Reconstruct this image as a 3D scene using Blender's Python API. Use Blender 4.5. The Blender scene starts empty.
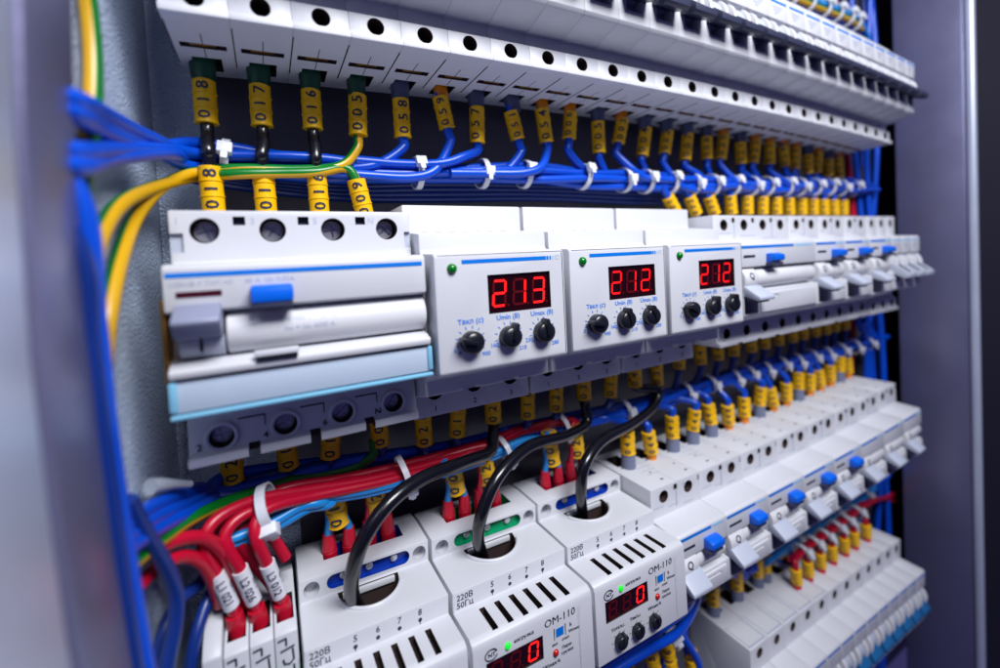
import bpy, bmesh, math, random
from mathutils import Vector, Matrix
random.seed(7)
S = 0.001                                   # everything below is written in millimetres
SC = bpy.context.scene
COL = SC.collection
V = Vector

# ------------------------------------------------------------------ camera numbers
YAW, PITCH, ROLL, FPX = 0.494, 0.032, 0.052, 432.1
CAM = V((23.84, -195.4, 17.36))
PY = -58.7
def cam_axes():
    cy, sy, cp, sp = math.cos(YAW), math.sin(YAW), math.cos(PITCH), math.sin(PITCH)
    f = V((sy*cp, cy*cp, -sp)); r = V((cy, -sy, 0)); d = f.cross(r)
    cr, sr = math.cos(ROLL), math.sin(ROLL)
    return cr*r+sr*d, -sr*r+cr*d, f
CR, CD, CF = cam_axes()
def at_x(x, y, X):
    """the point on the plane X mm along the rails that shows at photo pixel x, y"""
    v = CR*((x-500)/FPX)+CD*((y-334-PY)/FPX)+CF
    return CAM+v*((X-CAM.x)/v.x)
def at(x, y, d):
    """the point at depth d (mm in front of the rails) that shows at photo pixel x, y"""
    v = CR*((x-500)/FPX)+CD*((y-334-PY)/FPX)+CF
    return CAM+v*((-d-CAM.y)/v.y)

# ------------------------------------------------------------------ rails: module position -> mm, and the slight sag of each rail
A2, A3 = 27.46, 85.2
def W(X):
    t = X/455.0
    return X+A2*t*(1-t)+A3*t*(1-t)*(t-.5)
ROW = {1: (128.05, 5.6), 2: (0.0, 0.0), 3: (-130.75, -5.08), 4: (-257.8, 4.7)}
def zrow(row, X):
    z, b = ROW[row]; t = X/455.0
    return z+b*4*t*(1-t)
def slope(row, X):
    return ROW[row][1]*4*(1-2*X/455.0)/455.0

# ------------------------------------------------------------------ materials
def mat(name, col, rough=.4, metal=0, bump=0, bscale=900, spec=.5, emit=None, estr=0, var=0.0, trans=0, coat=0):
    m = bpy.data.materials.new(name); m.use_nodes = True
    nt = m.node_tree; b = nt.nodes['Principled BSDF']
    b.inputs['Base Color'].default_value = (*col, 1); b.inputs['Roughness'].default_value = rough
    b.inputs['Metallic'].default_value = metal; b.inputs['Specular IOR Level'].default_value = spec
    b.inputs['Coat Weight'].default_value = coat
    if trans: b.inputs['Transmission Weight'].default_value = trans
    if emit: b.inputs['Emission Color'].default_value = (*emit, 1); b.inputs['Emission Strength'].default_value = estr
    if var or bump:
        tc = nt.nodes.new('ShaderNodeTexCoord')
        n = nt.nodes.new('ShaderNodeTexNoise'); n.inputs['Scale'].default_value = bscale; n.inputs['Detail'].default_value = 3
        nt.links.new(tc.outputs['Object'], n.inputs['Vector'])
        if bump:
            bp = nt.nodes.new('ShaderNodeBump'); bp.inputs['Strength'].default_value = bump; bp.inputs['Distance'].default_value = .002 if bump > .8 else .0006
            nt.links.new(n.outputs['Fac'], bp.inputs['Height']); nt.links.new(bp.outputs['Normal'], b.inputs['Normal'])
        if var:
            n2 = nt.nodes.new('ShaderNodeTexNoise'); n2.inputs['Scale'].default_value = 45; n2.inputs['Detail'].default_value = 5
            nt.links.new(tc.outputs['Object'], n2.inputs['Vector'])
            r = nt.nodes.new('ShaderNodeMapRange'); r.inputs['To Min'].default_value = 1-var; r.inputs['To Max'].default_value = 1+var*.4
            nt.links.new(n2.outputs['Fac'], r.inputs['Value'])
            mx = nt.nodes.new('ShaderNodeMixRGB'); mx.blend_type = 'MULTIPLY'; mx.inputs[0].default_value = 1
            mx.inputs[1].default_value = (*col, 1); nt.links.new(r.outputs['Result'], mx.inputs[2])
            nt.links.new(mx.outputs['Color'], b.inputs['Base Color'])
            r2 = nt.nodes.new('ShaderNodeMapRange'); r2.inputs['To Min'].default_value = max(.05, rough-.09); r2.inputs['To Max'].default_value = rough+.12
            nt.links.new(n2.outputs['Fac'], r2.inputs['Value']); nt.links.new(r2.outputs['Result'], b.inputs['Roughness'])
    return m
M = dict(
    white=mat('white_plastic', (.60, .61, .665), .4, bump=.05, var=.05),
    cream=mat('pale_plastic', (.56, .57, .63), .42, bump=.05, var=.05),
    barrel=mat('polished_white_plastic', (.66, .665, .71), .22, var=.03),
    lgrey=mat('light_grey_plastic', (.45, .49, .60), .4, var=.05),
    slate=mat('slate_plastic', (.035, .04, .08), .4, var=.08),
    mgrey=mat('mid_grey_plastic', (.24, .26, .38), .4, var=.06),
    recess=mat('recess_shade', (.035, .02, .02), .6),  # walls of holes and slots coloured dark, their shade put in
    black=mat('black_plastic', (.008, .009, .016), .28, var=.1),
    blue=mat('blue_button', (.0, .12, .72), .3, var=.04),
    print_blue=mat('blue_print', (.0, .17, .68), .35),
    print_pale=mat('pale_blue_print', (.30, .55, .82), .4),
    print_black=mat('black_print', (.015, .018, .05), .5),
    print_grey=mat('grey_print', (.42, .45, .58), .5),
    print_red=mat('dark_red_window', (.05, .003, .012), .25),
    steel=mat('screw_steel', (.50, .50, .58), .24, metal=.6, bump=.1, bscale=2500),
    zinc=mat('zinc_plate', (.15, .15, .19), .4, metal=.4, bump=.12, bscale=400, var=.35),
    brass=mat('brass_clamp', (.5, .27, .06), .35, metal=1),
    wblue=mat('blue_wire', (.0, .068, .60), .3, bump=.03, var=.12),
    wdark=mat('dark_and_shaded_blue_wire', (.004, .026, .20), .33, var=.15),  # deeper blue; also puts shade into wires behind the upper bundle
    wlight=mat('light_blue_wire', (.01, .26, .72), .3, var=.1),
    wred=mat('red_wire', (.50, .003, .028), .3, var=.12),
    wblack=mat('black_wire', (.004, .004, .008), .25, coat=.2),
    wgreen=mat('green_wire', (.0, .16, .015), .32), wyellow=mat('yellow_wire', (.62, .34, .003), .32),
    marker=mat('yellow_marker', (.88, .49, .0), .38, var=.1),
    fdark=mat('dark_ferrule', (.05, .06, .13), .4), forange=mat('orange_ferrule', (.75, .22, .0), .35),
    fshgreen=mat('shaded_green_ferrule', (.0, .045, .022), .4), fgreen=mat('green_ferrule', (.0, .17, .06), .35), fred=mat('red_ferrule', (.55, .006, .03), .33, var=.08),  # first green is darkened: shade under the top row in the colour
    fblue=mat('blue_ferrule', (.0, .12, .6), .35), fgrey=mat('grey_ferrule', (.15, .17, .27), .4),
    tie=mat('white_nylon', (.72, .74, .82), .33, var=.04), clear=mat('clear_nylon', (.62, .68, .78), .2, trans=.6),
    sleeve=mat('white_sleeve', (.72, .72, .80), .4),
    wall=mat('textured_paint', (.62, .74, .96), .22, bump=1.0, bscale=1050, var=.07),
    post=mat('shaded_post_paint', (.20, .20, .34), .36, metal=.55, bump=.12, bscale=500, var=.12),  # frame colour darkened for the face turned from the light
    edge=mat('lit_edge_paint', (.55, .60, .76), .33, metal=.35, var=.08),  # frame colour made paler for the edge that catches light
    shadepanel=mat('shade_dark_panel', (.02, .018, .04), .5),  # darkness of the shaded bay put into the colour
    cyan=mat('cyan_clear_plastic', (.20, .48, .68), .12, var=.05, coat=.5),
    paper=mat('pale_label_insert', (.46, .55, .68), .16, var=.04, coat=.6),
    screen=mat('display_filter', (.012, .001, .002), .12),
    segoff=mat('unlit_segment', (.10, .002, .003), .3),
    seg=mat('lit_segment', (.8, .0, .0), .4, emit=(1, .012, .012), estr=1.7),
    segdim=mat('dim_lit_segment', (.8, .0, .0), .4, emit=(1, .012, .012), estr=.9),
    lever=mat('steel_blue_lever', (.015, .13, .34), .35, var=.05),
    ledgreen=mat('green_lamp', (.0, .16, .01), .1, emit=(0, .5, .03), estr=.03),
    glowgreen=mat('glowing_green', (.0, .5, .02), .2, emit=(.02, 1, .05), estr=.55),
    ledred=mat('red_lamp', (.42, .01, .01), .12),
    insb=mat('blue_insert', (.0, .035, .36), .35), insg=mat('green_insert', (.0, .28, .12), .35),
)

# ------------------------------------------------------------------ text glyph cache
_tc = {}
def glyphs(body, size, align='CENTER', cut=0.0, res=2):
    k = (body, size, align, cut)
    if k in _tc: return _tc[k]
    c = bpy.data.curves.new('t', 'FONT'); c.body = body; c.size = size; c.align_x = align; c.align_y = 'CENTER'; c.resolution_u = res; c.offset = 0 if body == 'OM-110' else .016*size
    o = bpy.data.objects.new('t', c); COL.objects.link(o)
    me = bpy.data.meshes.new_from_object(o.evaluated_get(bpy.context.evaluated_depsgraph_get()))
    bpy.data.objects.remove(o); bpy.data.curves.remove(c)
    if cut:
        bm = bmesh.new(); bm.from_mesh(me)
        y = -size
        while y < size:
            bmesh.ops.bisect_plane(bm, geom=bm.verts[:]+bm.edges[:]+bm.faces[:], plane_co=(0, y, 0), plane_no=(0, 1, 0)); y += cut
        bm.to_mesh(me); bm.free()
    r = ([tuple(v.co[:2]) for v in me.vertices], [tuple(p.vertices) for p in me.polygons])
    bpy.data.meshes.remove(me); _tc[k] = r
    return r

# ------------------------------------------------------------------ mesh collector; local axes x, d (out of the cabinet), z
class MB:
    def __init__(s): s.v = []; s.f = []; s.m = []
    def add(s, vs, fs, m=0):
        o = len(s.v); s.v += [tuple(v) for v in vs]; s.f += [tuple(i+o for i in f) for f in fs]
        s.m += (m if isinstance(m, list) else [m]*len(fs)); return s
    def prism(s, poly, x0, x1, m=0):
        n = len(poly)
        vs = [(x0, -d, z) for d, z in poly]+[(x1, -d, z) for d, z in poly]
        return s.add(vs, [tuple(range(n)), tuple(range(2*n-1, n-1, -1))]+[(i, i+n, (i+1) % n+n, (i+1) % n) for i in range(n)], m)
    def box(s, x0, x1, d0, d1, z0, z1, m=0):
        return s.prism([(d0, z0), (d1, z0), (d1, z1), (d0, z1)], x0, x1, m)
    def zprism(s, poly, z0, z1, m=0):
        n = len(poly)
        vs = [(x, -d, z0) for x, d in poly]+[(x, -d, z1) for x, d in poly]
        return s.add(vs, [tuple(range(n)), tuple(range(2*n-1, n-1, -1))]+[(i, i+n, (i+1) % n+n, (i+1) % n) for i in range(n)], m)
    def dprism(s, poly, d0, d1, m=0):
        n = len(poly)
        vs = [(x, -d0, z) for x, z in poly]+[(x, -d1, z) for x, z in poly]
        return s.add(vs, [tuple(range(n)), tuple(range(2*n-1, n-1, -1))]+[(i, i+n, (i+1) % n+n, (i+1) % n) for i in range(n)], m)
    def disc(s, x, z, r, d0, d1, m=0, n=20, sx=1):
        return s.dprism([(x+sx*r*math.cos(2*math.pi*i/n), z+r*math.sin(2*math.pi*i/n)) for i in range(n)], d0, d1, m)
    def xcyl(s, d, z, r, x0, x1, m=0, n=24):
        return s.prism([(d+r*math.cos(2*math.pi*i/n), z+r*math.sin(2*math.pi*i/n)) for i in range(n)], x0, x1, m)
    def dome(s, x, d, z, r, m=0, n=14, k=4, h=1.0):
        vs = []; fs = []
        for j in range(k):
            a = math.pi/2*j/k
            vs += [(x+r*math.cos(a)*math.cos(2*math.pi*i/n), -d-h*r*math.sin(a), z+r*math.cos(a)*math.sin(2*math.pi*i/n)) for i in range(n)]
        vs.append((x, -d-h*r, z))
        for j in range(k-1):
            fs += [(j*n+i, j*n+(i+1) % n, (j+1)*n+(i+1) % n, (j+1)*n+i) for i in range(n)]
        fs += [((k-1)*n+i, (k-1)*n+(i+1) % n, k*n) for i in range(n)]; fs.append(tuple(range(n)))
        return s.add(vs, fs, m)
    def text(s, body, x, z, d, size, m=0, align='CENTER', up=False, sx=1):
        vs, fs = glyphs(body, size, align)
        if up: return s.add([(x-b, -d, z+a) for a, b in vs], fs, m)
        return s.add([(x+a*sx, -d, z+b) for a, b in vs], fs, m)
    def flat(s, poly, d, m=0):
        return s.add([(x, -d, z) for x, z in poly], [tuple(range(len(poly)))], m)
    def rect(s, x0, x1, z0, z1, d, m=0):
        return s.flat([(x0, z0), (x1, z0), (x1, z1), (x0, z1)], d, m)
    def obox(s, c, ax, ay, az, hx, hy, hz, m=0):
        vs = [c+ax*(i*hx)+ay*(j*hy)+az*(k*hz) for i in (-1, 1) for j in (-1, 1) for k in (-1, 1)]
        return s.add(vs, [(0, 1, 3, 2), (4, 6, 7, 5), (0, 4, 5, 1), (2, 3, 7, 6), (0, 2, 6, 4), (1, 5, 7, 3)], m)
    def tube(s, path, r, n=12, m=0, ref=None, keep=False):
        """m may be a function of the side index"""
        P = [V(p) for p in path]; k = len(P)
        T = [(P[min(i+1, k-1)]-P[max(i-1, 0)]).normalized() for i in range(k)]
        u = V(ref) if ref else V((0.31, -0.9, 0.3))
        u = (u-T[0]*u.dot(T[0])).normalized()
        vs = []; fs = []; ms = []
        for i in range(k):
            if keep:
                q = V(ref)-T[i]*V(ref).dot(T[i]); u = (u*.25+q*.75) if q.length > .1 else u
            u = (u-T[i]*u.dot(T[i])).normalized(); w = T[i].cross(u)
            rr = r[i] if isinstance(r, list) else r
            vs += [P[i]+(u*math.cos(2*math.pi*j/n)+w*math.sin(2*math.pi*j/n))*rr for j in range(n)]
        for i in range(k-1):
            for j in range(n):
                fs.append((i*n+j, i*n+(j+1) % n, (i+1)*n+(j+1) % n, (i+1)*n+j)); ms.append(m(j) if callable(m) else m)
        c = m(0) if callable(m) else m
        fs += [tuple(range(n)), tuple(range((k-1)*n, k*n))]; ms += [c, c]
        return s.add(vs, fs, ms)
    def build(s, name, mats, parent=None, bevel=0.0, cut=None, origin=None, ang=32, seg=2):
        mats = mats if isinstance(mats, (list, tuple)) else [mats]
        o3 = V(origin) if origin is not None else V((0, 0, 0))
        def mesh(q, tri=False):
            me = bpy.data.meshes.new(name)
            me.from_pydata([tuple((V(v)-o3)*S) for v in q.v], [], q.f)
            for mm in mats: me.materials.append(M[mm])
            me.polygons.foreach_set('material_index', q.m); me.update()
            bm = bmesh.new(); bm.from_mesh(me); bmesh.ops.recalc_face_normals(bm, faces=bm.faces[:]); bm.to_mesh(me); bm.free()
            return me
        ob = bpy.data.objects.new(name, mesh(s)); COL.objects.link(ob)
        if bevel:
            b = ob.modifiers.new('b', 'BEVEL'); b.width = bevel*S; b.segments = seg; b.limit_method = 'ANGLE'; b.angle_limit = math.radians(28); b.material = -1
        tmp = []
        for c in cut or []:
            co = bpy.data.objects.new('c', mesh(c)); COL.objects.link(co); tmp.append(co)
            q = ob.modifiers.new('c', 'BOOLEAN'); q.operation = 'DIFFERENCE'; q.object = co; q.solver = 'EXACT'
        if bevel or tmp:
            me = bpy.data.meshes.new_from_object(ob.evaluated_get(bpy.context.evaluated_depsgraph_get()))
            ob.modifiers.clear(); ob.data = me; me.name = name
        for t in tmp: bpy.data.objects.remove(t)
        me = ob.data
        me.polygons.foreach_set('use_smooth', [True]*len(me.polygons)); me.set_sharp_from_angle(angle=math.radians(ang))
        if parent: ob.parent = parent
        if origin is not None: ob.location = o3*S
        return ob

def empty(name):
    o = bpy.data.objects.new(name, None); o.empty_display_size = .01; COL.objects.link(o); return o
def tag(o, label, cat, group=None):
    o['label'] = label; o['category'] = cat
    if group: o['group'] = group
    return o
def kids(o): return [c for c in bpy.data.objects if c.parent is o]
def copy_thing(o):
    r = o.copy(); COL.objects.link(r)
    for ch in kids(o):
        c = ch.copy(); COL.objects.link(c); c.parent = r
        for g in kids(ch):
            e = g.copy(); COL.objects.link(e); e.parent = c
    return r
def place(o, row, X0, w, wm=None, dz=0):
    """put a device of nominal width w at module position X0 on a rail"""
    wm = wm or w
    x0, x1 = W(X0), W(X0+wm)
    o.location = V((x0, 0, zrow(row, X0)+dz))*S
    o.scale = ((x1-x0)/w, 1, 1)
    o.rotation_euler = (0, -math.atan(slope(row, X0+wm/2)), 0)
    return o
ORD = ('first second third fourth fifth sixth seventh eighth ninth tenth eleventh twelfth thirteenth fourteenth fifteenth sixteenth seventeenth '
       'eighteenth nineteenth twentieth twenty-first twenty-second twenty-third twenty-fourth twenty-fifth twenty-sixth twenty-seventh twenty-eighth').split()

# ------------------------------------------------------------------ seven-segment digits
SEG = {'0': 'abcdef', '1': 'bc', '2': 'abged', '3': 'abgcd', '8': 'abcdefg', ' ': ''}
def seven(mb, ch, x, z, w, h, d, on, off, th=.9, lean=.07):
    def bar(x0, z0, x1, z1, m):
        hz = abs(x1-x0) > abs(z1-z0); g = .12; t = th/2
        if hz: p = [(x0+g, z0), (x0+g+t, z0+t), (x1-g-t, z0+t), (x1-g, z0), (x1-g-t, z0-t), (x0+g+t, z0-t)]
        else: p = [(x0, z0+g), (x0+t, z0+g+t), (x0+t, z1-g-t), (x0, z1-g), (x0-t, z1-g-t), (x0-t, z0+g+t)]
        mb.flat([(a+(b-z)*lean, b) for a, b in p], d, m)
    L, R, B, T, C = x-w/2, x+w/2, z-h/2, z+h/2, z
    for k, q in dict(a=(L, T, R, T), b=(R, C, R, T), c=(R, B, R, C), d=(L, B, R, B), e=(L, B, L, C), f=(L, C, L, T), g=(L, C, R, C)).items():
        bar(*q, on if k in SEG[ch] else off)
    mb.flat([(R+1.0+.45*math.cos(i*math.pi/4), B+.45*math.sin(i*math.pi/4)) for i in range(8)], d, off)

def screw(name, par, x, z, d, r, tilt):
    mb = MB(); mb.disc(x, z, r, d-3, d, 0, 20)
    c = [MB().dprism([(x+a*math.cos(t)-b*math.sin(t), z+a*math.sin(t)+b*math.cos(t)) for a, b in ((-r*.8, -.35), (r*.8, -.35), (r*.8, .35), (-r*.8, .35))], d-.9, d+1) for t in (tilt, tilt+math.pi/2)]
    return mb.build(name, ['steel'], par, bevel=.35, cut=c)

# ------------------------------------------------------------------ single-pole breaker
SINGLE = [(2, 36.4), (44, 36.4), (44, 21.6), (57.4, 20.6), (58.6, 19.4), (58.6, 8.5), (56.5, 7.6), (56.5, -4), (58.6, -4.8), (58.6, -16.4), (57.4, -17.8),
          (46.5, -20.6), (41.8, -21.2), (41.8, -26.2), (44, -26.9), (44, -33.6), (45.6, -34), (45.6, -36.2), (2, -36.6)]
def single_pole(paddle, stripe='print_blue', reach=1.0):
    r = empty('circuit_breaker')
    b = MB().prism(SINGLE, .04, 17.46)
    cuts = [MB().disc(8.75, z, 2.9, 30, 52, 1, 20) for z in (31.2, -30.5)]
    cuts += [MB().box(4.2, 13.3, 53.2, 62, -11.6, 6.5, 0), MB().box(4.3, 13.2, 7, 17.5, -40, -31, 1), MB().box(2.2, 15.4, 24.2, 27.4, -40, -33, 1),
             MB().box(4.3, 13.2, 7, 17.5, 31, 40, 1), MB().box(8.6, 8.9, 18, 34, -40, -36, 1), MB().box(-1, .45, 12, 40, -40, -35.7, 1)]
    b.build('body', ['white', 'recess'], r, bevel=.28, cut=cuts)
    t = MB().xcyl(52.5, .8, 7.0, 5, 12.5, 1, 28)
    t.prism([(55+(a-55)*reach, c) for a, c in ((55, 3.2), (59.5, .8), (67.2, -5.6), (67.0, -8.2), (65, -9.0), (56, -5))], 1.6, 15.6, 0)
    if reach == 1: t.prism([(59.4, .9), (66.4, -4.95), (66.4, -4.75), (60, 1.2)], 4.4, 7.8, 2)
    t.build('toggle', [paddle, 'lgrey', 'black'], r, bevel=.5)
    MB().prism([(52.5+8.4*math.cos(a), .8+8.4*math.sin(a)) for a in [math.radians(k) for k in range(-40, 95, 14)]]+[(50, 8), (50, -6)], 2.2, 4.3).prism(
        [(52.5+8.4*math.cos(a), .8+8.4*math.sin(a)) for a in [math.radians(k) for k in range(-40, 95, 14)]]+[(50, 8), (50, -6)], 13.2, 15.3).build('toggle_cheek', ['barrel'], r, bevel=.4)
    p = MB().box(1.2, 15.8, 58.4, 58.68, 17.2, 18.5, 0)
    for k in range(3): p.rect(2.5+k*1.1, 12-k*2, 14.6-k*1.6, 15.4-k*1.6, 58.7, 1)
    p.build('printed_lettering', [stripe, 'print_grey'], r)
    MB().box(5, 12.4, 25.4, 27.2, -36.4, -35, 0).build('brass_clip', ['brass'], r, bevel=.2)
    return r

# ------------------------------------------------------------------ breaker with a wide nose: two or four modules
def wide_breaker(w, button, paddle, poles, tested=True, zo=0.0, po=-5.0, pt=1.2, bo=0.0):
    r = empty('residual_current_breaker' if tested else 'two_pole_breaker')
    body = [(0, 36.4), (44, 36.4), (44, 21.4), (57.4, 20.4), (58.6, 19.4), (58.6, 7.8+zo*.4), (55, 7+zo*.4), (52, 6+zo*.4), (52, -4+zo), (55, -4.6+zo), (58.6, -5.2+zo), (58.6, -17.6+bo), (57.4, -19.2+bo),
            (45, -23.4+bo), (43.4, -24.4+bo), (43.4, -33.4+2*bo), (45.4-bo*.4, -34+2*bo), (45.4-bo*.4, -36.2+2*bo), (0, -36.6+2*bo)]
    b = MB().prism(body, .1, w-.1)
    cuts = []
    for k in range(poles):
        x = 8.75+17.5*k
        cuts += [MB().disc(x, 31, 3.1, 34, 52, 1, 20), MB().box(x-4.5, x+4.5, 6, 17, -42, -31+2*bo, 1), MB().box(x-4.5, x+4.5, 6, 17, 31, 42, 1)]
        if not bo: cuts.append(MB().disc(x, -29.6, 3.1, 32, 52, 1, 20))
        cuts.append(MB().box(x+7, x+9.4, 40, 50, 32.3, 35, 1))
        if k and not bo: cuts.append(MB().box(x-8.75-2, x-8.75+2, 38, 50, -40, -35.2, 1))
    cuts.append(MB().box(2.2, 13.2, 50.5, 62, -17+bo, -3.6+zo, 0))
    b.build('body', ['white', 'recess'], r, bevel=.5, cut=cuts)
    for k in range(poles):
        x = 8.75+17.5*k
        for z, d in ((31, 40), (-29.6, 38.5))[:1 if bo else 2]: screw('terminal_screw', r, x, z, d, 2.75, .4+k*.9+z)
    rims = MB()
    for k in range(poles):
        x = 8.75+17.5*k
        pts = [V((x+3.9*math.cos(a), -43.6, -29.6+3.9*math.sin(a))) for a in [2*math.pi*i/22 for i in range(23)]]
        rims.tube(pts, .5, 6)
    if not bo: rims.build('screw_rim', ['white'], r)
    # drum bar, toggle, paddle
    MB().xcyl(53.2, 1.3+zo, 5.6, 13.6, w-.8, 0, 32).build('roller_bar', ['barrel'], r, bevel=.6)
    t = MB().xcyl(53.6, 1.3+zo, 6.5, 1.6, 12.9, 0, 32)
    t.build('toggle_drum', ['barrel'], r, bevel=.5)
    pp = [(56, 2.2), (59.3, 3.0), (66.2+pt, -2.2), (66.2+pt, -3.9), (64.6+pt, -4.5), (57, -1.6)]
    pd = MB().prism([(a, c+po) for a, c in pp], 1.5, 14.2, 0)
    pd.prism([(58.5, -2.4+po), (64.4+pt, -4.7+po), (63.6+pt, -5.6+po), (58.5, -4.2+po)], 2.8, 12.8, 1)
    pd.build('paddle', [paddle, 'slate'], r, bevel=.6)
    # lower panel lip with its slot
    MB().box(15, w-1.2, 58.2, 59.4, -17+bo, -6.6+zo).build('lower_cover', ['white'], r, bevel=.5, cut=[MB().box(17, 17+min(14, w*.35), 58.9, 61, -9.4+zo, -8.2+zo, 0)])
    if tested:
        MB().prism([(57, 14.2), (60.5, 14.4), (63.6, 13.4), (63.6, 10.4), (58.2, 8.3)], button+.8, button+9.8).build('test_button', ['blue'], r, bevel=.7)
        MB().box(button+.2, button+9.6, 58.3, 62.6, 7.9, 9.4).build('button_base', ['slate'], r, bevel=.3)
    p = MB().box(.8, w*.68, 58.3, 58.72, 17.4, 18.8, 0)
    p.box(w*.71, w*.94, 58.3, 58.72, 17.5, 18.7, 1)
    if tested: p.rect(2.6, 12.2, 12.6, 13.9, 58.75, 2)
    p.add([(7.4+a, -53.6-6.62*math.cos(b/6.5+.25), 1.3+zo+6.62*math.sin(b/6.5+.25)) for a, b in glyphs('Q', 4.8, cut=.5)[0]], glyphs('Q', 4.8, cut=.5)[1], 2)
    for k in range(4):                                      # small print and arrows on the upper face
        p.add([(w*.3+a, -b, 36.46) for a, b in ((0, 20+4*k), (w*.35*(1-.1*k), 20+4*k), (w*.35*(1-.1*k), 20.5+4*k), (0, 20.5+4*k))], [(0, 1, 2, 3)], 3)
    for k in range(poles):
        p.add([(17.5*k+a, -b, 36.47) for a, b in ((12.6, 38), (15.2, 38.8), (12.6, 39.6))], [(0, 1, 2)], 2)
        p.add([(17.5*k+a, -b, 36.47) for a, b in ((13.4, 30), (15.4, 30.6), (13.4, 31.2))], [(0, 1, 2)], 2)
        p.add([(17.5*k+a, -b, 36.465) for a, b in ((4, 19.4), (9.4, 19.4), (9.4, 20), (4, 20))], [(0, 1, 2, 3)], 2)
        if k: p.add([(17.5*k+a, -b, 36.46) for a, b in ((-.1, 3), (.1, 3), (.1, 43.5), (-.1, 43.5))], [(0, 1, 2, 3)], 3)
    for k in range(3): p.rect(1.5+w*.3*k, 1.5+w*.3*k+w*.2, 26.2-k*1.6, 26.7-k*1.6, 44.05, 3)
    p.text('N', w-12, 33.2, 44.06, 2.6, 3); p.text('1', 15.0, 33.2, 44.06, 2.6, 3)
    for k in range(1, poles, 2): p.box(17.5*k-.5, 17.5*k+.5, 43.9, 44.07, 23.5, 31.8, 3)
    p.build('printed_lettering', ['print_blue', 'print_pale', 'print_black', 'print_grey'], r)
    return r

# ------------------------------------------------------------------ voltage relay with a three-digit display
def knob(par, x, z, d, r, h, ang):
    mb = MB().disc(x, z, r, d-.2, d+h*.62, 0, 26).dome(x, d+h*.6, z, r*.97, 0, 22, 5, .38)
    c, s = math.cos(ang), math.sin(ang)
    mb.dprism([(x+a*c-b*s, z+a*s+b*c) for a, b in ((-r*.2, -r*.16), (r*1.2, -r*.22), (r*1.4, 0), (r*1.2, r*.22), (-r*.2, r*.16))], d+h*.2, d+h+.35, 0)
    return mb.build('knob', ['black'], par, bevel=.35)
def voltage_relay(digits, bright, angs):
    r = empty('voltage_relay')
    back = [(2, 41), (31.5, 41), (31.5, 30.6), (50, 28.4), (50, 22.4), (52, 20), (52, -20), (48, -24), (48, -29.6), (31.5, -33.6), (31.5, -43), (2, -43)]
    cuts = [MB().box(6.4+5.6*k, 9.2+5.6*k, 33.4, 35.8, 26, 40, 1) for k in range(7)]
    cuts += [MB().disc(x, -33, 3.4, 26, 60, 1, 18) for x in (9.5, 26.2, 43)]
    cuts += [MB().box(x-4.5, x+4.5, 6, 17, -48, -36, 1) for x in (9.5, 26.2, 43)]
    cuts += [MB().box(x, x+6.5, 44, 52, -31, -28.2, 0) for x in (14.5, 31.3)]
    b = MB().prism(back, .7, 51.8); b.build('body', ['white', 'recess'], r, bevel=.6, cut=cuts)
    fr = MB().prism([(48, 21.6), (61.2, 21.0), (62.6, 20.2), (62.6, -18.8), (61.2, -20), (48, -20.6)], 1.2, 51.3)
    fr.build('front_panel', ['white', 'recess'], r, bevel=.8, cut=[MB().box(19.6, 44.7, 60.6, 64, -.6, 12.9, 1), MB().box(2.4, 50.2, 62.25, 64, 20.0, 20.35, 1), MB().box(50.2, 50.5, 62.3, 64, -18.4, 20.35, 1)])
    sc = MB().box(19.65, 44.65, 60.4, 61.7, -.55, 12.85, 0)
    for i, c in enumerate(digits): seven(sc, c, 24.3+i*7.9, 6.2, 4.6, 8.8, 61.76, 1, 2, .8)
    sc.build('display', ['screen', 'seg' if bright else 'segdim', 'segoff'], r)
    MB().dome(7.2, 62.5, 15.8, 1.75, 0).build('indicator_lamp', ['ledgreen'], r)
    p = MB()
    for k in range(24): p.rect(10.6+k*1.32, 10.6+(k+1)*1.32+.02, 17.1, 18.5, 62.66, 0)
    for k in range(24, 29): p.rect(10.6+k*1.32, 10.6+k*1.32+(1.32-.22*(k-23)), 17.1, 18.5, 62.66, 1 if k > 26 else 0)
    p.rect(10.6+28*1.32, 49.2, 18.35, 18.5, 62.66, 1); p.rect(10.6+28*1.32, 49.2, 17.1, 17.25, 62.66, 1)
    D = 62.68
    p.text('Tвкл (с)', 12.8, -2.3, D, 2.5, 2); p.text('Umin (B)', 26.8, -2.3, D, 2.5, 2); p.text('Umax (B)', 40.6, -2.3, D, 2.5, 2)
    for cx, lo, hi in ((12.4, '0', '900'), (26.6, '160', '210'), (40.3, '230', '280')):
        p.text(lo, cx-5.6, -11.6, D, 2.1, 2); p.text(hi, cx+5.4, -14.0, D, 2.1, 2)
        for k in range(10):
            a = math.radians(218-k*27.5)
            c, s = math.cos(a), math.sin(a)
            q = [(4.4, -.16), (5.5, -.16), (5.5, .16), (4.4, .16)]
            p.flat([(cx+u*c-v*s, -9.2+u*s+v*c) for u, v in q], D, 2)
    q = MB()
    for k, x in enumerate((9.5, 26.2, 43)): q.text(str(k+1), x, -40, 31.56, 3.0, 0)
    q.build('terminal_lettering', ['print_black'], r)
    p.build('printed_lettering', ['print_blue', 'print_pale', 'print_blue', 'print_black'], r)
    for cx, a in zip((12.4, 26.6, 40.3), angs): knob(r, cx, -9.2, 62.6, 3.8, 4.8, math.radians(a))
    return r

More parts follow.
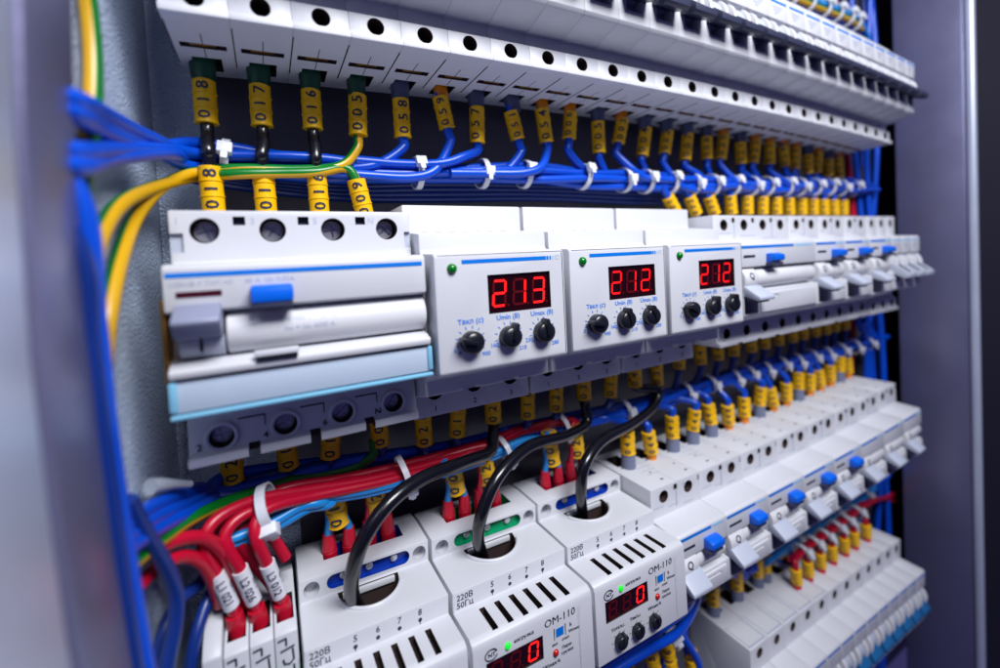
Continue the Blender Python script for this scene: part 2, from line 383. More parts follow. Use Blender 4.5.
# ------------------------------------------------------------------ current-limiting relay with a cable passing through it
def limit_relay(insert):
    r = empty('power_limiting_relay')
    prof = [(0, 36.2), (8, 37.2), (25, 37.2), (25, 29.0), (47.3, 29.2), (47.3, 22.2), (61.5, 23.0), (63.6, 22.0), (64.2, 20), (65.4, -9), (63.6, -10.4), (54, -11.5), (50, -22), (48, -29), (31.5, -33), (31.5, -43), (0, -43)]
    arc = [(26+11.8*math.cos(math.radians(a)), 25.9+12.8*math.sin(math.radians(a))) for a in range(0, 181, 12)]
    cuts = [MB().zprism(arc, -14, 40, 1)]
    cuts.append(MB().box(10.5, 43, 7.6, 16.8, 29, 42, 2))
    st = [(13.2+2.6*math.cos(math.radians(a)), 33.3+2.6*math.sin(math.radians(a))) for a in range(90, 271, 15)]+[(40.6+2.6*math.cos(math.radians(a)), 33.3+2.6*math.sin(math.radians(a))) for a in range(-90, 91, 15)]
    cuts.append(MB().dprism(st, 22.6, 30, 2))
    cuts += [MB().disc(x, 32.9, 2.9, 20.5, 30, 0, 20) for x in (5.2, 47.4)]
    cuts += [MB().box(9.6+6.2*k, 11.9+6.2*k, 50.5, 62.0, 19.2, 30, 1) for k in range(6)]
    cuts.append(MB().box(5.6, 28.4, 63.6, 70, 6.2, 14.6, 1))
    cuts += [MB().box(7+5.6*k, 9.2+5.6*k, 60, 70, -12, -9.0, 1) for k in range(7)]
    MB().prism(prof, .7, 51.6).build('body', ['white', 'recess', insert], r, bevel=.6, cut=cuts)
    rim = [V((26+12.6*math.cos(math.radians(a)), -(25.9+13.6*math.sin(math.radians(a))), 29.3)) for a in range(20, 161, 7)]
    MB().tube(rim, .75, 8).build('hole_rim', ['white'], r)
    MB().box(16, 36.4, 25.3, 27.0, 26.4, 28.6).build('cable_clip', ['white'], r, bevel=.3)
    ss = MB()
    for x in (17, 27, 37): ss.disc(x, 33.6, 1.5, 22, 23.7, 0, 14)
    ss.build('terminal_screw', ['steel'], r, bevel=.2)
    sc = MB().box(5.65, 28.35, 63.3, 64.3, 6.25, 14.55, 0)
    for i, c in enumerate('  0'): seven(sc, c, 9.6+i*7.4, 10.4, 3.6, 6.0, 64.36, 1, 2, .75)
    sc.build('display', ['screen', 'seg', 'segoff'], r)
    D = 64.78
    f = lambda z: 64.26+(20-z)/29*1.2+.06
    MB().dome(14.0, f(17.2)-.3, 17.2, 1.25, 0).build('power_lamp', ['glowgreen'], r)
    MB().dome(33.6, f(6)-.3, 6.0, 1.3, 0).build('overload_lamp', ['ledred'], r)
    p = MB()
    p.text('OM-110', 36.2, 17.8, f(17)+.02, 4.1, 0)
    p.text('нагрузка', 20.6, 17.6, f(17)+.02, 1.9, 0)
    pts = [V((7.6+2.3*math.cos(a), -f(17)-.02, 17.0+1.9*math.sin(a))) for a in [math.radians(k) for k in range(20, 345, 18)]]
    p.tube(pts, .2, 5, 0); p.text('NT', 7.8, 16.9, f(17)+.05, 2.1, 0)
    p.text('k', 40.8, 13.6, f(13)+.02, 2.2, 0); p.text('Wmax', 42.2, 11.2, f(11)+.02, 1.8, 0)
    p.rect(34.2, 37.4, 11.4, 14.6, f(12)+.12, 1); p.rect(33.2, 33.5, 10.6, 15, f(12)+.02, 0); p.rect(38.2, 38.5, 10.6, 15, f(12)+.02, 0)
    p.text('вкл', 33.4, 9.2, f(8)+.02, 1.5, 0); p.text('откл', 38.2, 9.6, f(8)+.02, 1.5, 0)
    p.text('Пере-', 38.8, 6.6, f(6)+.02, 1.7, 0); p.text('грузка', 38.8, 4.6, f(4)+.02, 1.7, 0)
    p.text('Tоткл,c', 11.2, 2.6, f(2)+.02, 2.0, 0); p.text('Tвкл,c', 20.6, 2.8, f(2)+.02, 2.0, 0); p.text('Wmax·k', 31.6, 2.8, f(2)+.02, 2.2, 0)
    for cx in (11.8, 21.0, 30.6):
        for k in range(7):
            a = math.radians(215-k*41)
            p.flat([(cx+u*math.cos(a)-v*math.sin(a), -2.6+u*math.sin(a)+v*math.cos(a)) for u, v in ((3.3, -.12), (4.1, -.12), (4.1, .12), (3.3, .12))], f(-2)+.3, 0)
    front = p; p = MB()
    p.text('220В', 5.6, 26.8, 47.36, 3.1, 0); p.text('50Гц', 5.6, 23.9, 47.36, 3.1, 0)
    for k in range(4):
        x = 17+7.7*k
        p.text(str(5+k), x, 26.9, 47.36, 3.0, 0)
        p.flat([(x+.75*math.cos(i*math.pi/5), 24.2+.75*math.sin(i*math.pi/5)) for i in range(10)], 47.36, 0)
        if k in (0, 3): p.rect(x-.16, x+.16, 22.5, 24, 47.36, 0)
    p.build('terminal_lettering', ['print_black'], r); p = front
    p.rect(44.6, 44.75, -8, 20.3, f(6)+.5, 2)
    p.build('printed_lettering', ['print_black', 'print_blue', 'print_grey'], r)
    for cx, a in ((11.8, 70), (21, 80), (30.6, 100)): knob(r, cx, -2.6, f(-2)-.1, 2.7, 3.4, math.radians(a))
    return r

# ------------------------------------------------------------------ the four-pole main breaker
def main_breaker():
    r = empty('main_breaker')
    prof = [(2, 36.6), (44.6, 36.6), (44.6, 21.4), (57.6, 20.9), (58.8, 20.0), (58.8, 8.6), (55, 7.6), (50, 7), (50, -4), (55, -4.6), (58.8, -5.4), (58.8, -7.6), (56.6, -9.4), (55.6, -19), (52, -20.2),
            (39.5, -20.6), (38.4, -24), (39.6, -35.2), (42.4, -35.8), (42.4, -38.6), (2, -38.6)]
    cuts = []
    for k in range(4):
        x = 8.75+17.5*k
        cuts += [MB().disc(x, 30.7, 3.7, 34, 52, 1, 26), MB().disc(x, -31.6, 3.5, 30, 52, 1, 26), MB().box(x-4.8, x+4.8, 6, 18, 31, 44, 1), MB().box(x-4.8, x+4.8, 6, 18, -44, -33, 1)]
        if k: cuts += [MB().box(x-10.4, x-7.2, 42.5, 50, 32.2, 34.8, 2), MB().box(x-10.6, x-7.4, 36, 50, -44, -35, 1)]
    cuts += [MB().box(.2, 3.6, 43.4, 50, 24.5, 30, 3), MB().box(67.2, 69.8, 43.4, 50, 24, 29.6, 3), MB().box(-1, .6, 20, 43, 22, 31, 3)]
    MB().prism(prof, .3, 69.6).build('body', ['white', 'recess', 'slate', 'lgrey'], r, bevel=.6, cut=cuts)
    for k in range(4):
        x = 8.75+17.5*k
        screw('terminal_screw', r, x, 30.7, 40.5, 3.3, .3+k*.7); screw('terminal_screw', r, x-.2, -31.6, 36, 3.2, .2+k*.25)
    rim = MB()
    for k in range(4):
        x = 8.75+17.5*k
        rim.tube([V((x+4.0*math.cos(a), -39.5, -31.6+4.0*math.sin(a))) for a in [2*math.pi*i/26 for i in range(27)]], .65, 8)
    rim.build('screw_rim', ['white'], r)
    MB().xcyl(52.8, 1.6, 6.0, 13.2, 69.4, 0, 40).build('roller_bar', ['barrel'], r, bevel=.8)
    MB().xcyl(52.8, 1.0, 5.6, 2.6, 12.8, 0, 32).box(7.2, 8.0, 57.8, 58.6, -2.6, 1.6, 1).build('toggle_drum', ['lgrey', 'black'], r, bevel=.4)
    MB().prism([(54, 10.2), (59.6, 10.4), (66.6, 7.0), (66.8, 6.0), (63.6, 2.0), (56, 1.2)], 2.5, 12.8, 0).build('toggle', ['mgrey'], r, bevel=.7)
    MB().prism([(57, 14.2), (61.6, 14.4), (63.8, 13.4), (63.8, 9.6), (58, 9.2)], 19.6, 30).build('test_button', ['blue'], r, bevel=.8)
    MB().box(19.8, 29.8, 58.4, 63.2, 8.0, 9.8).build('button_base', ['slate'], r, bevel=.3)
    MB().prism([(57.5, -6), (60.6, -5.8), (61.2, -6.6), (60.8, -8.4), (57.5, -8.6)], .5, 69.4).build('cover_lip', ['barrel'], r, bevel=.5)
    MB().box(19.5, 30.5, 60, 62.3, -5.0, -3.4).box(19.9, 30.1, 59, 61.9, -6.4, -4.8, 1).build('label_clip', ['white', 'black'], r, bevel=.3)
    h = MB().box(.6, 69.6, 56.4, 59.6, -17.4, -9.2)
    hh = h.build('label_holder', ['paper'], r, bevel=.5)
    fr = MB().box(.1, 70, 56.2, 60.4, -19.0, -17.7).box(.1, 2.0, 56.3, 60.3, -17.0, -9).box(68.2, 70, 56.3, 60.3, -17.0, -9)
    fr.build('holder_edge', ['cyan'], hh, bevel=.7)
    p = MB().box(1.0, 68.4, 58.6, 58.92, 17.4, 18.7, 0)
    p.rect(3, 13, 12.2, 13.7, 58.95, 1)
    p.text('СЕРИЯ А ТИП АС', 8.6, 15.6, 58.9, 1.7, 2); p.text('40 A  Idn 0.03A', 24.5, 15.7, 58.9, 1.9, 2)
    for k, t in enumerate(('1', '3', '5', 'N')): p.text(t, (2.2, 20.9, 38.4, 55.9)[k], 33.3, 44.65, 2.8, 2)
    front = p; p = MB()
    for k in range(3):
        p.box(13.2+17.5*k, 20.6+17.5*k, 38.5, 38.98, -27.4, -27.0, 3).box(20.3+17.5*k, 20.6+17.5*k, 38.6, 39.2, -30.4, -27.4, 3)
    for k, t in enumerate(('2', '4', '6', 'N')):
        p.add([(17.5*k+3.0+a, -(38.6+(b+34-24)*.107)-.1, -33.6+b) for a, b in glyphs(t, 3.0)[0]], glyphs(t, 3.0)[1], 3)
    p.build('terminal_lettering', ['print_blue', 'print_red', 'print_grey', 'print_black'], r); p = front
    for k, (t, z) in enumerate((('230/400 V~  50 Hz', 4.3), ('Inc = Idc 6000 A', 1.6))):
        vs, fs = glyphs(t, 2.0, cut=.4); p.add([(34+a, -52.8-6.06*math.cos((z-1.6+b)/6), 1.6+6.06*math.sin((z-1.6+b)/6)) for a, b in vs], fs, 2)
    p.build('printed_lettering', ['print_blue', 'print_red', 'print_grey', 'print_black'], r)
    MB().box(-.9, .3, 40, 56.5, -10, 12).build('brass_spring', ['brass'], r, bevel=.3)
    return r

# ------------------------------------------------------------------ wires
def spline(pts, sub=7):
    P = [V(p) for p in pts]
    if len(P) < 3: return P
    P = [P[0]*2-P[1]]+P+[P[-1]*2-P[-2]]; out = []
    for i in range(1, len(P)-2):
        a, b, c, d = P[i-1:i+3]
        for k in range(sub):
            t = k/sub
            out.append(.5*((2*b)+(c-a)*t+(2*a-5*b+4*c-d)*t*t+(3*b-a-3*c+d)*t**3))
    out.append(P[-2]); return out
def wire(name, pts, r, mats, label, group=None, cat='wire', stripe=False, ref=None, sub=7, n=12):
    path = spline(pts, sub)
    mb = MB().tube(path, r, n, (lambda j: 1 if (j+n*.2) % n < n*.38 else 0) if stripe else 0, ref, stripe)
    o = mb.build(name, mats, None, origin=path[0], ang=50)
    return tag(o, label, cat, group)
def sub_mesh(o, mb, name, mats, parent=None, bevel=0):
    """a part built in world mm, hung on wire o"""
    c = mb.build(name, mats, o, bevel=bevel, origin=None, ang=38)
    c.data.transform(Matrix.Translation(-o.location))
    return c
def marker(o, p, axis, txt, L=16.5, r=3.5, n=16, face=None):
    a = V(axis).normalized(); p = V(p)
    nrm = V(face) if face else (CAM-p)
    nrm = (nrm-a*nrm.dot(a)).normalized(); e = -a; left = nrm.cross(e)
    mb = MB(); rings = []
    k = max(len(txt), 1); sl = L/k
    for i in range(k):
        t0 = i*sl
        rings += [(t0, r*.93), (t0+.15, r*1.0), (t0+sl*.5, r*.985), (t0+sl-.55, r*1.0), (t0+sl-.5, r*1.06), (t0+sl-.08, r*1.06)]
    vs = []
    for t, rr in rings:
        for j in range(n):
            an = 2*math.pi*j/n
            # slightly squarish sleeve
            q = rr*(1+.035*math.cos(4*an))
            vs.append(p+a*t+(nrm*math.cos(an)+left*math.sin(an))*q)
    fs = [(i*n+j, i*n+(j+1) % n, (i+1)*n+(j+1) % n, (i+1)*n+j) for i in range(len(rings)-1) for j in range(n)]
    fs += [tuple(range(n)), tuple(range((len(rings)-1)*n, len(rings)*n))]
    mb.add(vs, fs, 0)
    for i, ch in enumerate(reversed(txt)):
        g, gf = glyphs(ch, sl*1.12, cut=.55)
        c = p+a*(sl*(i+.5))
        rr = r*1.045
        mb.add([c+e*x+(nrm*math.cos(y/rr)+left*math.sin(y/rr))*rr*(1+.035*math.cos(4*y/rr)) for x, y in g], gf, 1)
    return sub_mesh(o, mb, 'wire_marker', ['marker', 'print_black'])
def ferrule(o, p, axis, m, L=8, r=3.3, r2=2.5, flat=1.0):
    a = V(axis).normalized(); p = V(p)
    mb = MB().tube([p+a*t for t in (0, .3, L*.35, L*.75, L)], [r*.9, r, r*.97, (r+r2)/2, r2], 14)
    return sub_mesh(o, mb, 'ferrule', [m])
def tie(c, axis, rx, head_dir, size=1.0):
    """nylon tie: a closed band and its head"""
    a = V(axis).normalized(); h = V(head_dir); h = (h-a*h.dot(a)).normalized(); w = a.cross(h)
    o = empty('cable_tie'); o.location = V(c)*S
    mb = MB(); n = 28; vs = []
    for i in range(n):
        t = 2*math.pi*i/n; q = h*math.cos(t)+w*math.sin(t)
        for rr, s in ((rx, -1.35), (rx+.8, -1.35), (rx+.8, 1.35), (rx, 1.35)): vs.append(q*rr+a*(s*size))
    fs = [(i*4+k, i*4+(k+1) % 4, ((i+1) % n)*4+(k+1) % 4, ((i+1) % n)*4+k) for i in range(n) for k in range(4)]
    mb.add(vs, fs, 0); mb.build('band', ['tie'], o)
    hb = MB().obox(h*(rx+1.6), a, w, h, 2.5*size, 2.2*size, 1.7*size, 0)
    hb.obox(h*(rx+2.6)+w*(3.0*size), a, w, h, 1.2*size, 1.6*size, .5*size, 0)
    hb.build('head', ['tie'], o, bevel=.6*size)
    return o

# ================================================================== the cabinet
cab = empty('electrical_cabinet'); tag(cab, 'grey painted steel switchboard cabinet that holds all the breaker rows', 'cabinet')
MB().box(-10, 640, -12, -10, -430, 330).build('mounting_plate', ['zinc'], cab)
MB().box(-14, -10.3, -12, 83, -430, 330).build('side_panel', ['wall'], cab)
MB().dprism([(-10.2, -430), (30, -430), (30, -46), (6, -46), (6, 330), (-10.2, 330)], -9.95, -8.6).build('back_panel', ['wall'], cab)
bow = [(330, -3.2), (200, -3.6), (120, -4.4), (72, -5.5), (41, -6.9), (7, -7.3), (-16, -6.8), (-38, -6.0), (-62, -4.6), (-110, -3.2), (-430, -2.6)]
def sheet(off, d0, d1, back):
    """a bent upright sheet: its inner face follows the slight bow of the frame"""
    vs = []; n = len(bow)
    for z, x in bow: vs += [(back, -d0, z), (x+off, -d0, z), (x+off, -d1, z), (back, -d1, z)]
    fs = [(4*i+k, 4*i+(k+1) % 4, 4*i+4+(k+1) % 4, 4*i+4+k) for i in range(n-1) for k in range(4)]+[(0, 1, 2, 3), tuple(range(4*n-4, 4*n))]
    return MB().add(vs, fs)
sheet(0, 83.05, 103.5, -44).build('front_post', ['post'], cab, bevel=1.2)
sheet(-.4, 103.55, 130, -60).build('frame_edge', ['edge'], cab, bevel=3.0, seg=4)
MB().box(520, 525, 24, 68, -430, 330).build('front_post', ['post'], cab, bevel=1.5)
MB().box(519.4, 525, 68.05, 74, -430, 330).build('frame_edge', ['edge'], cab, bevel=2.5, seg=4)
MB().box(640, 644, -12, 70, -430, 330).build('inner_side_panel', ['shadepanel'], cab)  # panel coloured dark, shade of the far bay put in
dm = MB().box(526, 1500, 36, 42, -430, 330).build('inner_door', ['shadepanel'], cab)  # dark panel added to stand for the shade past the post
dm['label'] = 'cabinet door panel added and coloured dark for the shade there'
for k in range(1, 5):
    x0 = {1: -4, 2: -4, 3: -4, 4: 235}[k]
    mb = MB()
    pts = [(x0+(470-x0)*i/12) for i in range(13)]
    for a, b in zip(pts, pts[1:]):
        za, zb = zrow(k, a), zrow(k, b); xa, xb = W(a), W(b)
        for d0, d1, z0, z1 in ((-9.9, .6, -13, 13), (.6, 1.7, -17.5, 17.5)):
            q = [(xa, -d0, za+z0), (xa, -d1, za+z0), (xa, -d1, za+z1), (xa, -d0, za+z1), (xb, -d0, zb+z0), (xb, -d1, zb+z0), (xb, -d1, zb+z1), (xb, -d0, zb+z1)]
            mb.add(q, [(0, 1, 2, 3), (7, 6, 5, 4), (0, 4, 5, 1), (1, 5, 6, 2), (2, 6, 7, 3), (3, 7, 4, 0)])
    tag(mb.build('mounting_rail', ['zinc'], None), 'zinc rail carrying the %s row of devices' % ['top', 'second', 'third', 'lowest'][k-1], 'mounting rail', 'mounting rails')

# ================================================================== devices
p = single_pole('slate')
for i in range(26):
    o = p if i == 0 else copy_thing(p)
    place(o, 1, 17.5*i, 17.5)
    tag(o, 'white dark-toggle breaker, %s from the near end of the top row' % ORD[i], 'circuit breaker', 'breakers of the top row')

tag(place(main_breaker(), 2, 0, 70, 70.4), 2 and 'wide four-pole white breaker with blue button and clear label holder', 'main breaker')
angs = [(160, 75, 95), (165, 100, 110), (150, 88, 100)]
for k, dg in enumerate(('213', '212', '212')):
    o = voltage_relay(dg, k == 0, angs[k])
    place(o, 2, 70.3+52.6*k, 52.5, 52.6)
    tag(o, ['white voltage relay with bright red display reading 213, beside the four-pole breaker',
            'white voltage relay with red display reading 212, between two other voltage relays',
            'smallest-looking white voltage relay with red display, beside the row of grey-paddle breakers'][k], 'voltage relay', 'voltage relays of the second row')
o = wide_breaker(70, 21, 'lgrey', 4)
tag(place(o, 2, 231, 70, 70.5), 'long four-module breaker with blue button next to the voltage relays', 'circuit breaker', 'breakers of the second row')
two = wide_breaker(35, 17.5, 'lgrey', 2)
for k in range(3):
    o = two if k == 0 else copy_thing(two)
    place(o, 2, 301.5+34.9*k, 35, 34.9)
    tag(o, 'two-module white breaker with blue button, %s past the long four-module breaker' % ORD[k], 'circuit breaker', 'breakers of the second row')
p2 = single_pole('lgrey', 'print_pale')
for k in range(3):
    o = p2 if k == 0 else copy_thing(p2)
    place(o, 2, 406.5+17.5*k, 17.5)
    tag(o, ['narrow breaker with grey toggle beside the last blue-button breaker of the second row', 'middle of the three narrow grey-toggle breakers ending the second row', 'narrow breaker with grey toggle at the very far end of the second row'][k], 'circuit breaker', 'breakers of the second row')
omx = (25.6, 75.4, 126.4)
for k, ins in enumerate(('insb', 'insg', 'insb')):
    o = limit_relay(ins)
    place(o, 3, omx[k], 52.3, (49.6, 51, 51)[k], dz=(.8, 0, -.2)[k])
    tag(o, ['white power relay next to the terminal block with three red wires',
            'white power-limiting relay with a green terminal strip in the third row',
            'white power-limiting relay with blue strip beside the blue-button breakers'][k], 'power relay', 'power limiting relays of the third row')
plain = wide_breaker(35, 17.5, 'lgrey', 2, tested=False, zo=2.6, po=0, pt=.2, bo=4.2)
third = wide_breaker(35, 17.5, 'lgrey', 2, zo=2.6, po=0, pt=.2, bo=4.2)
for k in range(8):
    o = (third if k == 0 else copy_thing(third) if k < 5 else plain if k == 5 else copy_thing(plain))
    place(o, 3, 178.3+34.65*k, 35, 34.65)
    if k < 5: lb = 'two-pole breaker with blue button and grey paddle, %s past the power relays' % ORD[k]
    else: lb = 'two-pole breaker lacking a blue button, %s of three ending the third row' % ORD[k-5]
    tag(o, lb, 'circuit breaker', 'breakers of the third row')
p4 = single_pole('lever', 'print_blue', .62)
for k in range(12):
    o = p4 if k == 0 else copy_thing(p4)
    place(o, 4, 249.7+17.1*k, 17.5, 17.1)
    tag(o, 'white breaker with steel-blue toggle, %s from the near end of the lowest row' % ORD[k], 'circuit breaker', 'breakers of the lowest row')
    lowest = [o] if k == 0 else lowest+[o]
for o in lowest[:5]:
    q = MB().box(1.6, 15.9, 27, 42.5, 36.2, 37.0, 0).box(15.4, 15.9, 27, 42.9, 36.2, 37.25, 1).box(1.6, 15.4, 42.5, 42.9, 36.2, 37.25, 1)
    q.build('label_plate', ['white', 'print_grey'], o)

# the terminal block under the red wires
tb = empty('terminal_block'); tb.location = V((0, 0, -112))*S
tag(tb, 'pale terminal block with circuit symbols fed by three red wires', 'terminal block')
for k in range(3):
    x = 5.4+6.75*k
    MB().prism([(2, 12), (20, 21), (40, 17.5), (43.5, 15.5), (46, -18), (44, -30), (2, -30)], x+.1, x+6.65).build('terminal_body', ['cream', 'recess'], tb, bevel=.35, cut=[MB().box(x+.9, x+5.9, 30, 40.2, 8, 40, 1)])
mk = MB()
for k in range(3):
    x = 5.4+6.75*k
    f = lambda z: 43.5+(15.5-z)*2.5/33.5+.1
    def ln(pts):
        mk.tube([V((x+a*.95, -f(z+1.4)-.02, z+1.4)) for a, z in pts], .3, 5)
    ln([(1, 12.5), (3.4, 12.8)]); ln([(3.4, 12.8), (3.4, 10.6)]); ln([(1.6, 9.2), (5.8, 9.8)]); ln([(2.2, 6.6), (2.6, 5.2), (4.2, 4.8), (5.4, 5.8), (5.2, 9.0)]); ln([(3, 3.2), (3.2, 1.4)]); ln([(5.3, 4.2), (5.3, 1.8)])
mk.build('printed_lettering', ['print_black'], tb)
MB().prism([(44.2, 2.2), (46.8, 1.4), (48.4, -15), (45.6, -16)], 12.4, 25.4).build('green_lever', ['glowgreen'], tb, bevel=.4)  # lever is no lamp; its glow is put in with the material
MB().prism([(4, 14), (30, 24), (40, 20), (44, 17), (45, -30), (4, -30)], .2, 5.2).build('end_clamp', ['cream'], tb, bevel=.6)
eb = MB().prism([(4, -20), (40, -22), (44, -26), (44, -34), (40, -38), (4, -38)], 0, 9)
eo = eb.build('end_stop', ['white'], None, bevel=.8); eo.scale = (.6, .6, .6); eo.location = (at(704, 664, 44)+V((-3, 40, 18)))*S
tag(eo, 'small white plastic end piece below the third row among blue wires', 'end piece')

# ================================================================== wiring between the top and the second row
def interp(path, X):
    for a, b in zip(path, path[1:]):
        if X <= b.x: break
    t = (X-a.x)/(b.x-a.x)
    return a+(b-a)*t
bund1 = [at(x, y, d) for x, y, d in ((200, 157, 9), (300, 165, 8), (400, 173, 8), (500, 174, 9), (560, 175, 10), (620, 180, 11), (700, 185, 12), (780, 187, 13), (850, 188, 13), (868, 189, 13))]
def bundle_pt(path, X, ang, rad):
    c = interp(path, X); return c+V((0, -math.cos(ang)*rad, math.sin(ang)*rad))
lefts = [((75, 100, 84), (105, 115, 62), (150, 138, 36)), ((74, 113, 84), (102, 131, 64), (152, 150, 34)), ((72, 151, 84), (115, 149, 58), (165, 150, 30)), ((76, 166, 84), (112, 158, 60), (170, 153, 28)), ((75, 107, 83), (104, 124, 61), (152, 147, 33))]
names = ['topmost blue wire of the bundle leaving past the grey post', 'blue wire lying second in the bundle under the top row', 'blue wire in the middle of the bundle under the top row', 'blue wire curving up from the post into the upper bundle', 'blue wire at the back of the bundle under the top row']
for k in range(5):
    pts = [at(*q) for q in lefts[k]]
    pts = [pts[0]+V((-22, -5, 4)), pts[0]+V((-9, -2, 2))]+pts
    for j in range(15):
        X = bund1[0].x+(bund1[-1].x+6-bund1[0].x)*j/14
        a = 2*math.pi*k/5+X*.012
        pts.append(bundle_pt(bund1, min(X, bund1[-1].x), a, 3.4+1.5*math.sin(j*1.9+k*2.1))+V((max(0, X-bund1[-1].x), 0, 0)))
    wire('blue_wire', pts, 2.1, ['wblue'], names[k], 'blue wires bundled under the top row', sub=5)

for k in range(4):  # blue wires coloured darker for the shade behind the bundle
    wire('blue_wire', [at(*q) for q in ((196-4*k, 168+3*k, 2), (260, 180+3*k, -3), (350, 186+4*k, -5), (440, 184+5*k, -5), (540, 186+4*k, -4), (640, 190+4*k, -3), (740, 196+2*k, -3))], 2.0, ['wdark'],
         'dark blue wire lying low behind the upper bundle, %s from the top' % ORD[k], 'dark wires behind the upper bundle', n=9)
FT = {'g': 'fshgreen', 'd': 'fdark', 'o': 'forange', 'b': 'fblack'}
types = 'gggg' + 'doddoododdddododoooodododd'[:22]
types = list('gggg') + list('doddoodo' 'ddddodo' 'ooodo' 'do')
txts = ['018', '017', '016', '005', '058', '059', '057', '051', '054', '006', '005', '003', '004', '002', '007', '008'] + ['0%02d' % (20+i) for i in range(10)]
tilt = [0, 0, 0, -.04, .02, .22, -.02, .28, .16, -.1, .04, -.26, -.2, -.2, -.14, .05, -.2, .1] + [.09*((i*7) % 5-2)+.03 for i in range(8)]
low_main = {}
for i in range(26):
    X = 17.5*i+8.75; x = W(X); zu = zrow(1, X)-36.4
    ty = types[i] if i < len(types) else 'o'
    d = 12.0
    ax = V((tilt[i], .05 if i > 3 else 0, -1)).normalized()
    p0 = V((x, -d, zu+2.5))
    fl = 9.5 if ty in 'dg' else 6.5
    p1 = V((x, -d, zu-(fl-2.5)+1)); p2 = p1+ax*16.5
    if i < 3:
        zt = 36.4
        e = V((W(X)+(.6, -.4, .3)[i], -15, zt-1)); m2 = V((e.x-.4, -15.5, zt+20))
        pts = [p0, p1, p2, p2+V((.1, -2.5, -5)), m2+V((0, -1.0, 4)), m2, e]
        o = wire('black_wire', pts, 2.15, ['wblack'], 'short black wire tagged %s dropping into the four-pole breaker, its %s terminal' % (txts[i], ORD[i]), 'black wires into the main breaker')
        ferrule(o, p0, ax, 'fshgreen', fl, 4.2, 3.2); marker(o, p1, ax, txts[i], L=15, face=(-.05, -1, 0))
        a2 = (e-m2).normalized()
        marker(o, m2+V((0, 0, -1)), a2, txts[i], L=16, face=(.05, -1, .12)); ferrule(o, e+V((0, 0, 4.6)), V((0, 0, -1)), 'fgreen', 4.5, 3.3, 3.2)
        continue
    if i == 3:
        pts = [p0, p1, p2, p2+V((-1.2, -.5, -6)), at(340, 166, 16), at(300, 170, 16), at(240, 169, 16), at(197, 172, 14), at_x(163, 186, -3), at_x(137, 215, -6.4), at_x(120, 258, -7.2), at_x(108, 312, -7.6), at_x(104, 345, -8.2), at_x(100, 385, -9.6), at_x(95, 420, -12.5)]
        o = wire('earth_wire', pts, 1.9, ['wyellow', 'wgreen'], 'yellow and green earth wire tagged 005 sweeping in an arc over the side panel', 'earth wires', stripe=True, ref=(-.8, -.15, .5))
        ferrule(o, p0, ax, 'fshgreen', fl, 3.9, 3.1); marker(o, p1, ax, '005')
        continue
    left = i <= 8
    dirx = -1 if left else 1
    a = 2*math.pi*(i*.37)
    b0 = interp(bund1, min(x+dirx*9+ax.x*12, bund1[-1].x)); 
    pts = [p0, p1, p2, p2+ax*3.5]
    rest = []
    for k, q in enumerate((9, 20, 36, 56) if left else (7, 15, 28, 44)):
        xx = x+ax.x*18+dirx*q
        if xx > bund1[-1].x+10: break
        c = interp(bund1, min(xx, bund1[-1].x)); c = V((xx, c.y-(2.5 if left and k < 2 else 0), c.z+(1.5 if k == 0 else 0)))
        rest.append(c+V((0, -3.2*math.cos(a)-(3.4 if left else 1.6)+.9*math.sin(i*2.7+k), 3.4*math.sin(a)+(1.5 if k == 0 else -.5))))
    pts += rest
    o = wire('blue_wire', pts, 2.15, ['wblue'], 'blue wire tagged yellow that drops from the %s breaker of the top row' % ORD[i], 'blue wires dropping from the top row', sub=5, n=10)
    ferrule(o, p0, ax, FT[ty], fl, 4.1 if ty == 'd' else 3.3, 3.2 if ty == 'd' else 2.9); marker(o, p1, ax, txts[i], L=15.2+1.6*math.sin(i*3.3), face=(CAM-p1)+V((60*math.sin(i*1.9), 0, 0)))

# second earth wire, from the fourth terminal of the main breaker
e = V((W(61.25), -15, 35.5)); m2 = e+V((-3.6, -.5, 18))
pts = [e, e+V((-.6, 0, 5)), m2, m2+V((-4, 0, 4)), at(318, 172, 18), at(280, 173, 18), at(235, 174, 18), at(195, 177, 12), at_x(158, 186, -3.5), at_x(122, 203, -6.6), at_x(100, 234, -7.6), at_x(91, 268, -7.8), at_x(88, 300, -8.6), at_x(84, 340, -10.5)]
o = wire('earth_wire', pts, 1.9, ['wyellow', 'wgreen'], 'darker yellow and green earth wire curving behind the other arc on the panel', 'earth wires', stripe=True, ref=(-.6, -.5, .35))
marker(o, m2+V((.3, 0, -.5)), (e-m2), '009', L=15.5, face=(-.2, -1, .1)); ferrule(o, e+V((0, 0, 4.6)), V((0, 0, -1)), 'fgreen', 4.5, 3.2, 3.1)
wire('earth_wire', [at_x(*q) for q in ((82, -40, -7.9), (89, 10, -7.9), (93, 60, -7.8), (92, 110, -7.8), (86, 155, -8.0), (82, 190, -9.5), (80, 230, -13))], 1.8, ['wyellow', 'wgreen'], 'yellow and green earth wire running up the side panel beside the post', 'earth wires', stripe=True, ref=(1, .5, 0))

